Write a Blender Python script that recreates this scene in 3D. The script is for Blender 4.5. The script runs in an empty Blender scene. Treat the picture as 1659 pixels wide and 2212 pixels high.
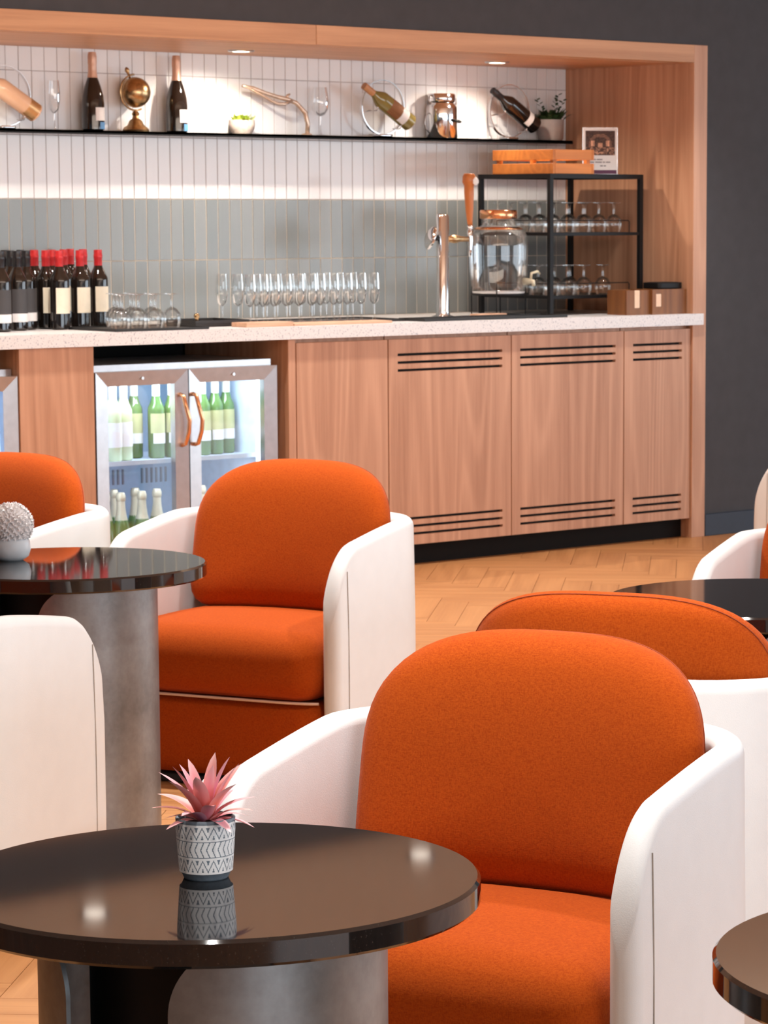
import bpy, bmesh, math, random
from mathutils import Vector, Matrix
random.seed(7)
S = bpy.context.scene
COL = S.collection
PI = math.pi
R = math.radians

# ------------------------------------------------------------------ camera
cam_d = bpy.data.cameras.new('camera')
cam = bpy.data.objects.new('camera', cam_d); COL.objects.link(cam); S.camera = cam
cam.location = (-9.504, -9.461, 1.45)
cam.rotation_euler = (R(90 - 7.3), 0, R(47.8 - 90))
cam_d.sensor_width = 36.0; cam_d.sensor_fit = 'AUTO'
cam_d.lens = 6440 / 2212 * 36.0
cam_d.shift_x = -(1190 - 829.5) / 2212
cam_d.shift_y = (1284 - 1106) / 2212
cam_d.clip_start = 0.05; cam_d.clip_end = 60
cam_d.dof.use_dof = True; cam_d.dof.focus_distance = 4.3; cam_d.dof.aperture_fstop = 30

# ------------------------------------------------------------------ world and light
S.view_settings.view_transform = 'Standard'; S.view_settings.look = 'None'
S.view_settings.gamma = 1.0; S.view_settings.use_curve_mapping = False
S.view_settings.exposure = 0.42
try: S.cycles.use_denoising = True
except Exception: pass
S.cycles.max_bounces = 10; S.cycles.transparent_max_bounces = 24
w = bpy.data.worlds.new('world'); S.world = w; w.use_nodes = True
bg = w.node_tree.nodes['Background']
bg.inputs[0].default_value = (0.80, 0.90, 1.0, 1); bg.inputs[1].default_value = 0.07

def area(name, loc, target, sx, sy, power, color):
    d = bpy.data.lights.new(name, 'AREA'); d.shape = 'RECTANGLE'; d.size = sx; d.size_y = sy
    d.energy = power; d.color = color
    o = bpy.data.objects.new(name, d); COL.objects.link(o); o.location = loc
    o.rotation_euler = (Vector(target) - Vector(loc)).to_track_quat('-Z', 'Y').to_euler()
    return o
def spot(name, loc, target, power, color, angle=100, blend=0.9, radius=0.045):
    d = bpy.data.lights.new(name, 'SPOT'); d.energy = power; d.color = color
    d.spot_size = R(angle); d.spot_blend = blend; d.shadow_soft_size = radius
    o = bpy.data.objects.new(name, d); COL.objects.link(o); o.location = loc
    o.rotation_euler = (Vector(target) - Vector(loc)).to_track_quat('-Z', 'Y').to_euler()
    return o
WARM = (1.0, 0.85, 0.70); NEUT = (1.0, 0.965, 0.92); SKY = (0.80, 0.90, 1.0)
# daylight: a long glazed side to the right, lesser windows behind the camera and to the left
area('window_daylight_right', (4.2, -7.0, 1.25), (-3.0, -5.0, 0.9), 9.0, 1.9, 190, SKY)
area('window_daylight_back', (-4.4, -13.0, 1.25), (-3.0, 0.0, 1.2), 8.5, 1.9, 190, SKY)
area('window_daylight_left', (-12.2, -4.5, 1.5), (-5.0, -4.0, 0.9), 4.0, 1.6, 3, SKY)
# unseen upward fills added only to brighten the ceiling, not real fixtures
area('ceiling_fill', (-3.5, -3.2, 1.95), (-3.0, -2.0, 2.41), 5.0, 0.5, 24, (1.0, 0.84, 0.70))
area('ceiling_fill', (-7.5, -9.0, 1.98), (-7.0, -7.5, 2.41), 5.0, 0.5, 5, (1.0, 0.84, 0.70))
CEIL_SPOTS = [(-2.02, -0.43, 65), (-3.55, -0.40, 65), (-0.55, -0.45, 50), (-4.6, -1.9, 120),
              (-2.4, -2.4, 85), (-5.05, -3.25, 150), (-6.75, -6.05, 150), (-4.1, -4.5, 95),
              (-7.9, -7.2, 40), (-5.6, -5.4, 100)]
for i, (x, y, p) in enumerate(CEIL_SPOTS):
    spot('ceiling_spot', (x, y, 2.385), (x, y, 0), p, NEUT, 110, 0.9)
for x, p, ty in ((-3.55, 28, 0.60), (-2.173, 34, 0.66), (-0.79, 27, 0.60)):
    spot('soffit_spot', (x, 0.50, 2.098), (x, ty, 1.0), p, WARM, 150, 0.7, 0.022)

# ------------------------------------------------------------------ node helpers and materials
def new_mat(name):
    m = bpy.data.materials.new(name); m.use_nodes = True
    nt = m.node_tree; return m, nt, nt.nodes['Principled BSDF']
def link(nt, a, b): nt.links.new(a, b)
def node(nt, t, **kw):
    n = nt.nodes.new(t)
    for k, v in kw.items(): setattr(n, k, v)
    return n
def coords(nt, scale=(1, 1, 1), kind='Object', rand=0.0):
    tc = node(nt, 'ShaderNodeTexCoord'); mp = node(nt, 'ShaderNodeMapping')
    mp.inputs['Scale'].default_value = scale
    link(nt, tc.outputs[kind], mp.inputs['Vector'])
    if rand:
        oi = node(nt, 'ShaderNodeObjectInfo'); mu = node(nt, 'ShaderNodeMath', operation='MULTIPLY')
        mu.inputs[1].default_value = rand
        link(nt, oi.outputs['Random'], mu.inputs[0])
        cx = node(nt, 'ShaderNodeCombineXYZ')
        for i in range(3): link(nt, mu.outputs[0], cx.inputs[i])
        link(nt, cx.outputs[0], mp.inputs['Location'])
    return mp.outputs['Vector']
def noise(nt, vec, scale, detail=3, rough=0.5, dist=0.0):
    n = node(nt, 'ShaderNodeTexNoise'); n.inputs['Scale'].default_value = scale
    n.inputs['Detail'].default_value = detail; n.inputs['Roughness'].default_value = rough
    n.inputs['Distortion'].default_value = dist
    link(nt, vec, n.inputs['Vector']); return n.outputs['Fac']
def ramp(nt, fac, stops):
    r = node(nt, 'ShaderNodeValToRGB'); e = r.color_ramp.elements
    while len(e) < len(stops): e.new(0.5)
    for i, (p, c) in enumerate(stops):
        e[i].position = p; e[i].color = (*c, 1) if len(c) == 3 else c
    link(nt, fac, r.inputs['Fac']); return r.outputs['Color']
def mix(nt, fac, a, b, blend='MIX'):
    m = node(nt, 'ShaderNodeMix', data_type='RGBA', blend_type=blend)
    for sock, v in ((m.inputs[0], fac), (m.inputs[6], a), (m.inputs[7], b)):
        if isinstance(v, (int, float)): sock.default_value = v
        elif isinstance(v, tuple): sock.default_value = (*v, 1) if len(v) == 3 else v
        else: link(nt, v, sock)
    return m.outputs[2]
def math_(nt, op, a, b=0.0):
    m = node(nt, 'ShaderNodeMath', operation=op)
    for i, v in enumerate((a, b)):
        if isinstance(v, (int, float)): m.inputs[i].default_value = v
        else: link(nt, v, m.inputs[i])
    return m.outputs[0]
def bump(nt, p, h, strength=0.2, dist=0.002):
    b = node(nt, 'ShaderNodeBump'); b.inputs['Strength'].default_value = strength
    b.inputs['Distance'].default_value = dist
    link(nt, h, b.inputs['Height']); link(nt, b.outputs[0], p.inputs['Normal'])
def plain(name, col, rough=0.5, metal=0.0, var=0.06, vscale=30, coat=0.0, spec=0.5, b=0.0, bscale=300):
    m, nt, p = new_mat(name)
    v = coords(nt)
    n = noise(nt, v, vscale, 3)
    c = ramp(nt, n, [(0.3, tuple(x * (1 - var) for x in col)), (0.7, tuple(min(1, x * (1 + var)) for x in col))])
    link(nt, c, p.inputs['Base Color'])
    p.inputs['Roughness'].default_value = rough; p.inputs['Metallic'].default_value = metal
    p.inputs['Coat Weight'].default_value = coat; p.inputs['Coat Roughness'].default_value = 0.03
    p.inputs['Specular IOR Level'].default_value = spec
    if b: bump(nt, p, noise(nt, v, bscale, 2), b)
    return m
def wood(name, light, dark, axis='Z', rough=0.45, contour=26, rand=9.0, size=1.0, fine=0.25):
    m, nt, p = new_mat(name)
    ax = 'XYZ'.index(axis)
    def sc(across, along): return tuple((along if i == ax else across) * size for i in range(3))
    big = noise(nt, coords(nt, sc(3.6, 0.26), rand=rand), 1.6, 1, 0.4, 0.1)
    con = math_(nt, 'SINE', math_(nt, 'MULTIPLY', big, contour * 2.4))
    con = math_(nt, 'MULTIPLY_ADD', con, 0.5)
    con.node.inputs[2].default_value = 0.5
    con = math_(nt, 'POWER', con, 2.2)
    streak = noise(nt, coords(nt, sc(60, 1.3), rand=rand), 1.0, 4, 0.6)
    pores = noise(nt, coords(nt, sc(330, 9), rand=rand), 1.0, 3, 0.65)
    band = noise(nt, coords(nt, sc(7, 0.12), rand=rand), 1.0, 1, 0.4)
    f = math_(nt, 'ADD', math_(nt, 'MULTIPLY', con, 0.19), math_(nt, 'MULTIPLY', streak, 0.48))
    f = math_(nt, 'ADD', f, math_(nt, 'MULTIPLY', pores, fine))
    f = math_(nt, 'ADD', f, math_(nt, 'MULTIPLY', band, 0.45))
    c = ramp(nt, f, [(0.38, dark), (0.62, tuple((a * .45 + b * .55) for a, b in zip(dark, light))), (0.92, light)])
    link(nt, c, p.inputs['Base Color'])
    p.inputs['Roughness'].default_value = rough
    bump(nt, p, pores, 0.12, 0.001)
    return m
def fabric(name, col, col2, sheen=(1.0, 0.45, 0.35)):
    m, nt, p = new_mat(name)
    a = noise(nt, coords(nt, (1, 1, 0.35)), 520, 2, 0.6)
    b_ = noise(nt, coords(nt, (0.35, 0.35, 1)), 520, 2, 0.6)
    f = math_(nt, 'MULTIPLY', math_(nt, 'ADD', a, b_), 0.5)
    cloud = noise(nt, coords(nt), 9, 3)
    c = ramp(nt, f, [(0.36, col2), (0.62, col)])
    c = mix(nt, math_(nt, 'MULTIPLY', cloud, 0.35), c, tuple(x * 0.78 for x in col))
    link(nt, c, p.inputs['Base Color'])
    p.inputs['Roughness'].default_value = 0.95; p.inputs['Specular IOR Level'].default_value = 0.12
    p.inputs['Sheen Weight'].default_value = 0.16; p.inputs['Sheen Roughness'].default_value = 0.45
    p.inputs['Sheen Tint'].default_value = (*sheen, 1)
    bump(nt, p, f, 0.35, 0.0015)
    return m
def thin_glass(name, tint=(0.97, 0.98, 0.98), edge=0.35, spec=1.0, dens=0.0):
    """thin-walled glass: clear through the face, reflecting and darker towards the edge"""
    m, nt, p = new_mat(name); nt.nodes.remove(p)
    out = nt.nodes['Material Output']
    lw = node(nt, 'ShaderNodeLayerWeight'); lw.inputs['Blend'].default_value = edge
    tr = node(nt, 'ShaderNodeBsdfTransparent')
    c = ramp(nt, lw.outputs['Facing'], [(0.0, tint), (0.75, tuple(x * (0.97 - dens) for x in tint)), (1.0, tuple(x * (0.88 - dens) for x in tint))])
    link(nt, c, tr.inputs['Color'])
    gl = node(nt, 'ShaderNodeBsdfGlossy'); gl.inputs['Roughness'].default_value = 0.03
    gl.inputs['Color'].default_value = (spec, spec, spec, 1)
    lw2 = node(nt, 'ShaderNodeLayerWeight'); lw2.inputs['Blend'].default_value = 0.30
    mx = node(nt, 'ShaderNodeMixShader')
    link(nt, math_(nt, 'MINIMUM', math_(nt, 'MAXIMUM', lw2.outputs['Fresnel'], 0.08), 0.62), mx.inputs['Fac'])
    link(nt, tr.outputs[0], mx.inputs[1]); link(nt, gl.outputs[0], mx.inputs[2])
    link(nt, mx.outputs[0], out.inputs['Surface'])
    return m
def emit(name, col, s):
    m, nt, p = new_mat(name); p.inputs['Emission Color'].default_value = (*col, 1)
    p.inputs['Emission Strength'].default_value = s; p.inputs['Base Color'].default_value = (*col, 1)
    return m

M = {}
M['oak'] = wood('oak_veneer_vertical', (0.66, 0.365, 0.225), (0.40, 0.185, 0.095), 'Z')
M['oak_h'] = wood('oak_veneer_horizontal', (0.72, 0.385, 0.20), (0.48, 0.225, 0.10), 'X')
M['oak_y'] = wood('oak_veneer_soffit', (0.72, 0.385, 0.20), (0.48, 0.225, 0.10), 'X')
M['plank'] = wood('oak_floor_plank', (0.62, 0.30, 0.115), (0.40, 0.165, 0.055), 'X', 0.42, 14, 23.0, 1.0, 0.2)
M['joint'] = plain('floor_joint', (0.16, 0.07, 0.025), 0.8)
M['crate'] = wood('orange_crate_wood', (0.70, 0.24, 0.045), (0.42, 0.12, 0.02), 'X', 0.5)
M['box'] = wood('brown_box_wood', (0.30, 0.115, 0.03), (0.15, 0.05, 0.012), 'Z', 0.5)
M['palewood'] = wood('pale_board_wood', (0.72, 0.45, 0.30), (0.50, 0.28, 0.17), 'X', 0.5)
M['handlewood'] = wood('tap_handle_wood', (0.66, 0.22, 0.06), (0.45, 0.12, 0.03), 'Z', 0.35)
M['darkwall'] = plain('dark_grey_paint', (0.055, 0.054, 0.060), 0.75, 0, 0.08, 14, b=0.15, bscale=420)
M['base'] = plain('blue_black_skirting', (0.018, 0.026, 0.045), 0.5)
M['ceiling'] = plain('ceiling_paint', (0.86, 0.74, 0.63), 0.9)
M['leather'] = plain('cream_leather', (0.785, 0.815, 0.825), 0.45, 0, 0.015, 20, b=0.10, bscale=520)
M['seam'] = plain('grey_seam_thread', (0.38, 0.34, 0.30), 0.8)
M['fabric'] = fabric('orange_upholstery', (0.47, 0.082, 0.0065), (0.32, 0.042, 0.003))
M['seamo'] = plain('rust_seam', (0.30, 0.05, 0.01), 0.9)
M['piping'] = plain('cream_piping', (0.82, 0.62, 0.50), 0.5)
M['plinth'] = plain('dark_plinth', (0.02, 0.022, 0.028), 0.6)
M['black'] = plain('black_metal', (0.008, 0.008, 0.009), 0.5, 0.0, spec=0.25)
M['blackmat'] = plain('black_rubber', (0.018, 0.017, 0.017), 0.55)
M['void'] = plain('dark_void', (0.006, 0.005, 0.005), 0.9)
M['kick'] = plain('black_kickboard', (0.008, 0.006, 0.005), 0.75, spec=0.15)
M['chrome'] = plain('chrome', (0.82, 0.82, 0.83), 0.10, 1.0, 0.02)
M['steel'] = plain('brushed_steel', (0.60, 0.60, 0.61), 0.30, 1.0, 0.05)
M['brass'] = plain('aged_brass', (0.50, 0.33, 0.17), 0.28, 1.0, 0.25, 55)
M['copper'] = plain('copper_lid', (0.85, 0.42, 0.22), 0.22, 1.0, 0.05)
M['gold'] = plain('gold_foil', (0.74, 0.46, 0.22), 0.35, 0.8, 0.1)
M['glass'] = thin_glass('stemware_glass')
M['jarglass'] = thin_glass('dispenser_glass', (0.97, 0.985, 0.99), 0.25, 1.0, 0.0)
M['pane'] = thin_glass('fridge_pane', (0.96, 0.985, 1.0), 0.2)
M['acrylic'] = thin_glass('clear_acrylic', (0.98, 0.98, 0.98), 0.25)
M['winedark'] = plain('dark_wine_bottle', (0.010, 0.007, 0.006), 0.06, 0, 0.05, 30, 0.6)
M['greenbottle'] = plain('green_wine_bottle', (0.10, 0.19, 0.05), 0.08, 0, 0.12, 12, 0.4)
M['palebottle'] = plain('pale_wine_bottle', (0.62, 0.68, 0.42), 0.10, 0, 0.08, 12, 0.4)
M['olivebottle'] = plain('olive_wine_bottle', (0.25, 0.20, 0.06), 0.08, 0, 0.12, 12, 0.5)
M['rosebottle'] = plain('rose_wine_bottle', (0.86, 0.55, 0.36), 0.12, 0, 0.06, 12, 0.4)
M['champgold'] = plain('pale_champagne_foil', (0.72, 0.66, 0.50), 0.35, 0.3)
M['capred'] = plain('red_capsule', (0.60, 0.030, 0.035), 0.32, 0.2)
M['capblack'] = plain('black_capsule', (0.014, 0.014, 0.017), 0.28)
M['capwhite'] = plain('white_capsule', (0.82, 0.82, 0.74), 0.4)
M['cappink'] = plain('champagne_foil_pink', (0.66, 0.40, 0.29), 0.38, 0.35)
M['cappeach'] = plain('tan_capsule', (0.56, 0.27, 0.12), 0.4)
M['label'] = plain('cream_label', (0.88, 0.80, 0.64), 0.7, 0, 0.04)
M['labelwhite'] = plain('white_label', (0.82, 0.80, 0.80), 0.7, 0, 0.02)
M['labelgrey'] = plain('charcoal_label', (0.055, 0.052, 0.055), 0.6)
M['labelolive'] = plain('olive_label', (0.50, 0.50, 0.26), 0.7)
M['labelbrown'] = plain('brown_label', (0.24, 0.095, 0.03), 0.7)
M['labelblue'] = plain('blue_label', (0.10, 0.28, 0.55), 0.5)
M['fridgewhite'] = plain('fridge_liner', (0.62, 0.72, 0.85), 0.4)
M['fridgeback'] = plain('fridge_back_panel', (0.30, 0.42, 0.56), 0.45)
M['pebble'] = plain('yellow_cap', (0.75, 0.66, 0.18), 0.5)
M['leafgreen'] = plain('dark_green_leaf', (0.035, 0.075, 0.022), 0.5, 0, 0.4, 60)
M['limeleaf'] = plain('lime_leaf', (0.42, 0.58, 0.06), 0.5, 0, 0.25, 60)
M['pebblepot'] = plain('pale_stone_pot', (0.66, 0.58, 0.52), 0.8, 0, 0.15, 90)
M['glasspot'] = plain('grey_pot', (0.44, 0.38, 0.36), 0.6)
M['antler'] = plain('pale_polished_branch', (0.72, 0.56, 0.44), 0.22, 0.5, 0.2, 30)
M['petalwhite'] = plain('white_petals', (0.95, 0.92, 0.91), 0.7, 0, 0.06)
M['bluepot'] = plain('pale_blue_bowl', (0.74, 0.82, 0.87), 0.35)
M['potgrey'] = plain('blue_grey_ceramic', (0.17, 0.21, 0.25), 0.6, 0, 0.12, 200)
M['potwhite'] = plain('white_glaze', (0.90, 0.90, 0.89), 0.55, 0, 0.03, 200)
M['soil'] = plain('brown_soil', (0.10, 0.05, 0.03), 0.95, 0, 0.4, 250)
M['card'] = plain('peach_card', (0.92, 0.66, 0.48), 0.7)
M['purple'] = plain('purple_band', (0.10, 0.025, 0.07), 0.6)
M['ink'] = plain('grey_ink', (0.16, 0.15, 0.17), 0.8)
M['lampface'] = emit('lamp_lens', (1.0, 0.86, 0.66), 14.0)
M['roomlens'] = emit('room_lamp_lens', (1.0, 0.9, 0.78), 5.0)
M['ledstrip'] = emit('fridge_led', (0.86, 0.93, 1.0), 2.5)

def mk_tile(name, a, b, rough):
    m, nt, p = new_mat(name)
    oi = node(nt, 'ShaderNodeObjectInfo')
    n = noise(nt, coords(nt, (230, 230, 2.0), rand=5), 1.0, 3)
    f = math_(nt, 'ADD', math_(nt, 'MULTIPLY', oi.outputs['Random'], 0.6), math_(nt, 'MULTIPLY', n, 0.4))
    link(nt, ramp(nt, f, [(0.1, a), (0.9, b)]), p.inputs['Base Color'])
    p.inputs['Roughness'].default_value = rough
    bump(nt, p, n, 0.10, 0.0008)
    return m
M['tilewhite'] = mk_tile('white_glazed_tile', (0.82, 0.84, 0.87), (0.87, 0.89, 0.92), 0.16)
M['tilegrey'] = mk_tile('grey_glazed_tile', (0.20, 0.225, 0.23), (0.265, 0.285, 0.285), 0.20)
M['groutlight'] = plain('cream_grout', (0.62, 0.56, 0.47), 0.9)
M['groutgrey'] = plain('grey_grout', (0.46, 0.45, 0.46), 0.9)

def mk_terrazzo():
    m, nt, p = new_mat('white_terrazzo')
    v = coords(nt)
    vo = node(nt, 'ShaderNodeTexVoronoi'); vo.inputs['Scale'].default_value = 120
    link(nt, v, vo.inputs['Vector'])
    n = noise(nt, v, 150, 2, 0.6)
    spk = ramp(nt, n, [(0.34, (1, 1, 1)), (0.40, (0, 0, 0))])
    c = ramp(nt, vo.outputs['Distance'], [(0.0, (0.66, 0.66, 0.68)), (0.35, (0.80, 0.79, 0.79))])
    c = mix(nt, spk, c, (0.36, 0.37, 0.42))
    link(nt, c, p.inputs['Base Color']); p.inputs['Roughness'].default_value = 0.3
    return m
M['terrazzo'] = mk_terrazzo()
def mk_tabletop():
    m, nt, p = new_mat('black_granite_top')
    v = coords(nt)
    n = noise(nt, v, 420, 2, 0.7)
    c = ramp(nt, n, [(0.60, (0.009, 0.0085, 0.009)), (0.78, (0.05, 0.045, 0.042))])
    link(nt, c, p.inputs['Base Color'])
    p.inputs['Roughness'].default_value = 0.9; p.inputs['Specular IOR Level'].default_value = 0.0
    p.inputs['Coat Weight'].default_value = 1.0; p.inputs['Coat Roughness'].default_value = 0.045
    p.inputs['Coat IOR'].default_value = 1.8
    return m
M['top'] = mk_tabletop()
def mk_pedestal():
    m, nt, p = new_mat('patinated_grey_metal')
    v = coords(nt)
    n = noise(nt, v, 5, 5, 0.6); n2 = noise(nt, v, 70, 3, 0.6)
    f = math_(nt, 'ADD', math_(nt, 'MULTIPLY', n, 0.8), math_(nt, 'MULTIPLY', n2, 0.2))
    link(nt, ramp(nt, f, [(0.35, (0.20, 0.205, 0.205)), (0.65, (0.36, 0.385, 0.395))]), p.inputs['Base Color'])
    p.inputs['Metallic'].default_value = 0.75; p.inputs['Roughness'].default_value = 0.42
    return m
M['pedestal'] = mk_pedestal()
def mk_leaf():
    m, nt, p = new_mat('pink_succulent_leaf')
    tc = node(nt, 'ShaderNodeTexCoord'); sp = node(nt, 'ShaderNodeSeparateXYZ')
    link(nt, tc.outputs['UV'], sp.inputs[0])
    oi = node(nt, 'ShaderNodeObjectInfo')
    a = ramp(nt, sp.outputs['Y'], [(0.0, (0.62, 0.13, 0.10)), (0.40, (0.80, 0.20, 0.13)), (0.75, (0.80, 0.30, 0.28)), (1.0, (0.82, 0.50, 0.46))])
    b = ramp(nt, sp.outputs['Y'], [(0.0, (0.42, 0.12, 0.28)), (0.4, (0.66, 0.22, 0.40)), (1.0, (0.78, 0.44, 0.50))])
    edge = math_(nt, 'ABSOLUTE', math_(nt, 'SUBTRACT', sp.outputs['X'], 0.5))
    c = mix(nt, oi.outputs['Random'], a, b)
    c = mix(nt, math_(nt, 'MULTIPLY', edge, 0.8), c, (0.84, 0.58, 0.56))
    link(nt, c, p.inputs['Base Color']); p.inputs['Roughness'].default_value = 0.5
    p.inputs['Subsurface Weight'].default_value = 0.0
    return m
M['pinkleaf'] = mk_leaf()
def mk_attr(name):
    m, nt, p = new_mat(name)
    a = node(nt, 'ShaderNodeAttribute'); a.attribute_name = 'print'
    link(nt, a.outputs['Color'], p.inputs['Base Color']); p.inputs['Roughness'].default_value = 0.6
    return m
M['print'] = mk_attr('printed_photo')

# ------------------------------------------------------------------ object helpers
def setp(o, label=None, cat=None, group=None, kind=None):
    if label: o['label'] = label
    if cat: o['category'] = cat
    if group: o['group'] = group
    if kind: o['kind'] = kind
    return o
def empty(name, loc, rz, label, cat, group=None):
    o = bpy.data.objects.new(name, None); COL.objects.link(o)
    o.location = loc; o.rotation_euler = (0, 0, rz); o.empty_display_size = 0.05
    return setp(o, label, cat, group)
def obj(name, bm, mat, parent=None, smooth=False, kind=None, angle=None):
    if isinstance(bm, bmesh.types.BMesh):
        me = bpy.data.meshes.new(name); bm.to_mesh(me); bm.free()
        for mm in (mat if isinstance(mat, (list, tuple)) else [mat]): me.materials.append(mm)
        if smooth: me.shade_smooth()
        if angle: me.set_sharp_from_angle(angle=R(angle))
    else: me = bm
    o = bpy.data.objects.new(name, me); COL.objects.link(o)
    if parent: o.parent = parent
    if kind: o['kind'] = kind
    return o
def kids(o): return [c for c in list(COL.objects) if c.parent == o]
CH = {}
def dup(root, loc=None, rz=None, label=None, group=None, deep=True):
    """copy a thing with copies of its parts and sub-parts, sharing mesh data"""
    r = root.copy(); COL.objects.link(r)
    if loc is not None: r.location = loc
    if rz is not None: r.rotation_euler = (0, 0, rz)
    if label: r['label'] = label
    if group: r['group'] = group
    for c in root.children:
        k = c.copy(); COL.objects.link(k); k.parent = r
        for g in c.children:
            q = g.copy(); COL.objects.link(q); q.parent = k
    return r
def B(): return bmesh.new()
def box(bm, x0, x1, y0, y1, z0, z1, bev=0.0, seg=1, mi=0):
    vs = [bm.verts.new((x, y, z)) for x in (x0, x1) for y in (y0, y1) for z in (z0, z1)]
    fs = []
    for q in ((0, 1, 3, 2), (4, 6, 7, 5), (0, 4, 5, 1), (2, 3, 7, 6), (0, 2, 6, 4), (1, 5, 7, 3)):
        f = bm.faces.new([vs[i] for i in q]); f.material_index = mi; fs.append(f)
    if bev:
        es = list({e for f in fs for e in f.edges})
        bmesh.ops.bevel(bm, geom=es, offset=bev, segments=seg, affect='EDGES', profile=0.5)
    return bm
def lathe(bm, prof, seg=24, c=(0, 0, 0), a0=0.0, a1=2 * PI, mi=0, rx=1.0):
    """revolve (r, z) about the vertical through c; r = 0 closes to a point"""
    full = abs(a1 - a0 - 2 * PI) < 1e-6
    n = seg if full else seg + 1
    rows = []
    for r, z in prof:
        if r < 1e-7: rows.append([bm.verts.new((c[0], c[1], c[2] + z))])
        else:
            rows.append([bm.verts.new((c[0] + r * math.cos(a0 + (a1 - a0) * i / seg), c[1] + r * rx * math.sin(a0 + (a1 - a0) * i / seg), c[2] + z)) for i in range(n)])
    for A, Bq in zip(rows, rows[1:]):
        for i in range(seg):
            j = (i + 1) % n
            if len(A) == 1 and len(Bq) == 1: continue
            if len(A) == 1: f = bm.faces.new((A[0], Bq[j], Bq[i]))
            elif len(Bq) == 1: f = bm.faces.new((A[i], A[j], Bq[0]))
            else: f = bm.faces.new((A[i], A[j], Bq[j], Bq[i]))
            f.material_index = mi
    return bm
def tube(bm, pts, rad, seg=8, closed=False, caps=True):
    pts = [Vector(p) for p in pts]; n = len(pts)
    rads = rad if isinstance(rad, (list, tuple)) else [rad] * n
    rings = []; up = None
    for i, p in enumerate(pts):
        a = pts[(i - 1) % n] if (closed or i > 0) else p
        b = pts[(i + 1) % n] if (closed or i < n - 1) else p
        t = (b - a).normalized()
        if up is None:
            up = t.orthogonal().normalized()
        up = (up - t * up.dot(t))
        up = up.normalized() if up.length > 1e-6 else t.orthogonal().normalized()
        s = t.cross(up)
        rings.append([bm.verts.new(p + (up * math.cos(2 * PI * k / seg) + s * math.sin(2 * PI * k / seg)) * rads[i]) for k in range(seg)])
    m = n if closed else n - 1
    for i in range(m):
        A, Bq = rings[i], rings[(i + 1) % n]
        for k in range(seg):
            bm.faces.new((A[k], A[(k + 1) % seg], Bq[(k + 1) % seg], Bq[k]))
    if caps and not closed:
        bm.faces.new(rings[0][::-1]); bm.faces.new(rings[-1])
    return bm
def rbox(bm, c, d, r, n=6, dome=0.0):
    """rounded box with centre c, full size d, corner radius r (number or per axis)"""
    b2 = bmesh.new(); bmesh.ops.create_cube(b2, size=2.0)
    bmesh.ops.subdivide_edges(b2, edges=b2.edges[:], cuts=n, use_grid_fill=True)
    h = Vector(d) / 2; rr = Vector((r, r, r)) if isinstance(r, (int, float)) else Vector(r)
    mp = {}
    for v in b2.verts:
        # spread the grid so that it is dense in the rounded rim
        p = Vector([math.copysign(abs(x) ** 0.75, x) for x in v.co])
        q = Vector([max(-(h[i] - rr[i]), min(h[i] - rr[i], p[i] * h[i])) for i in range(3)])
        e = Vector([(p[i] * h[i] - q[i]) / rr[i] for i in range(3)])
        if e.length > 1e-9:
            e.normalize()
        o = Vector([q[i] + e[i] * rr[i] for i in range(3)])
        if dome and o.z > 0:
            o.z += dome * max(0, 1 - (o.x / h.x) ** 2) * max(0, 1 - (o.y / h.y) ** 2)
        mp[v] = bm.verts.new(o + Vector(c))
    for f in b2.faces: bm.faces.new([mp[v] for v in f.verts])
    b2.free(); return bm
def panel_slots(bm, x0, x1, z0, z1, y0, y1, slots):
    """a board in the XZ plane between y0 (front) and y1 with rectangular through slots"""
    xs = sorted({x0, x1, *[s[0] for s in slots], *[s[1] for s in slots]})
    zs = sorted({z0, z1, *[s[2] for s in slots], *[s[3] for s in slots]})
    hole = lambda x, z: any(s[0] < x < s[1] and s[2] < z < s[3] for s in slots) or not (x0 < x < x1 and z0 < z < z1)
    V = {}
    def v(x, y, z):
        k = (round(x, 5), round(y, 5), round(z, 5))
        if k not in V: V[k] = bm.verts.new(k)
        return V[k]
    for i in range(len(xs) - 1):
        for j in range(len(zs) - 1):
            a, b_, c, d = xs[i], xs[i + 1], zs[j], zs[j + 1]
            mx, mz = (a + b_) / 2, (c + d) / 2
            if hole(mx, mz): continue
            bm.faces.new((v(a, y0, c), v(b_, y0, c), v(b_, y0, d), v(a, y0, d)))
            bm.faces.new((v(a, y1, d), v(b_, y1, d), v(b_, y1, c), v(a, y1, c)))
            for (nx, nz, p, q) in ((a - 1e-4, mz, (a, c), (a, d)), (b_ + 1e-4, mz, (b_, d), (b_, c)), (mx, c - 1e-4, (b_, c), (a, c)), (mx, d + 1e-4, (a, d), (b_, d))):
                if hole(nx, nz):
                    bm.faces.new((v(p[0], y0, p[1]), v(q[0], y0, q[1]), v(q[0], y1, q[1]), v(p[0], y1, p[1])))
    return bm
def extrude_poly(bm, pts, z0, z1):
    a = [bm.verts.new((x, y, z0)) for x, y in pts]; b_ = [bm.verts.new((x, y, z1)) for x, y in pts]
    n = len(pts)
    bm.faces.new(a[::-1]); bm.faces.new(b_)
    for i in range(n): bm.faces.new((a[i], a[(i + 1) % n], b_[(i + 1) % n], b_[i]))
    return bm

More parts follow.
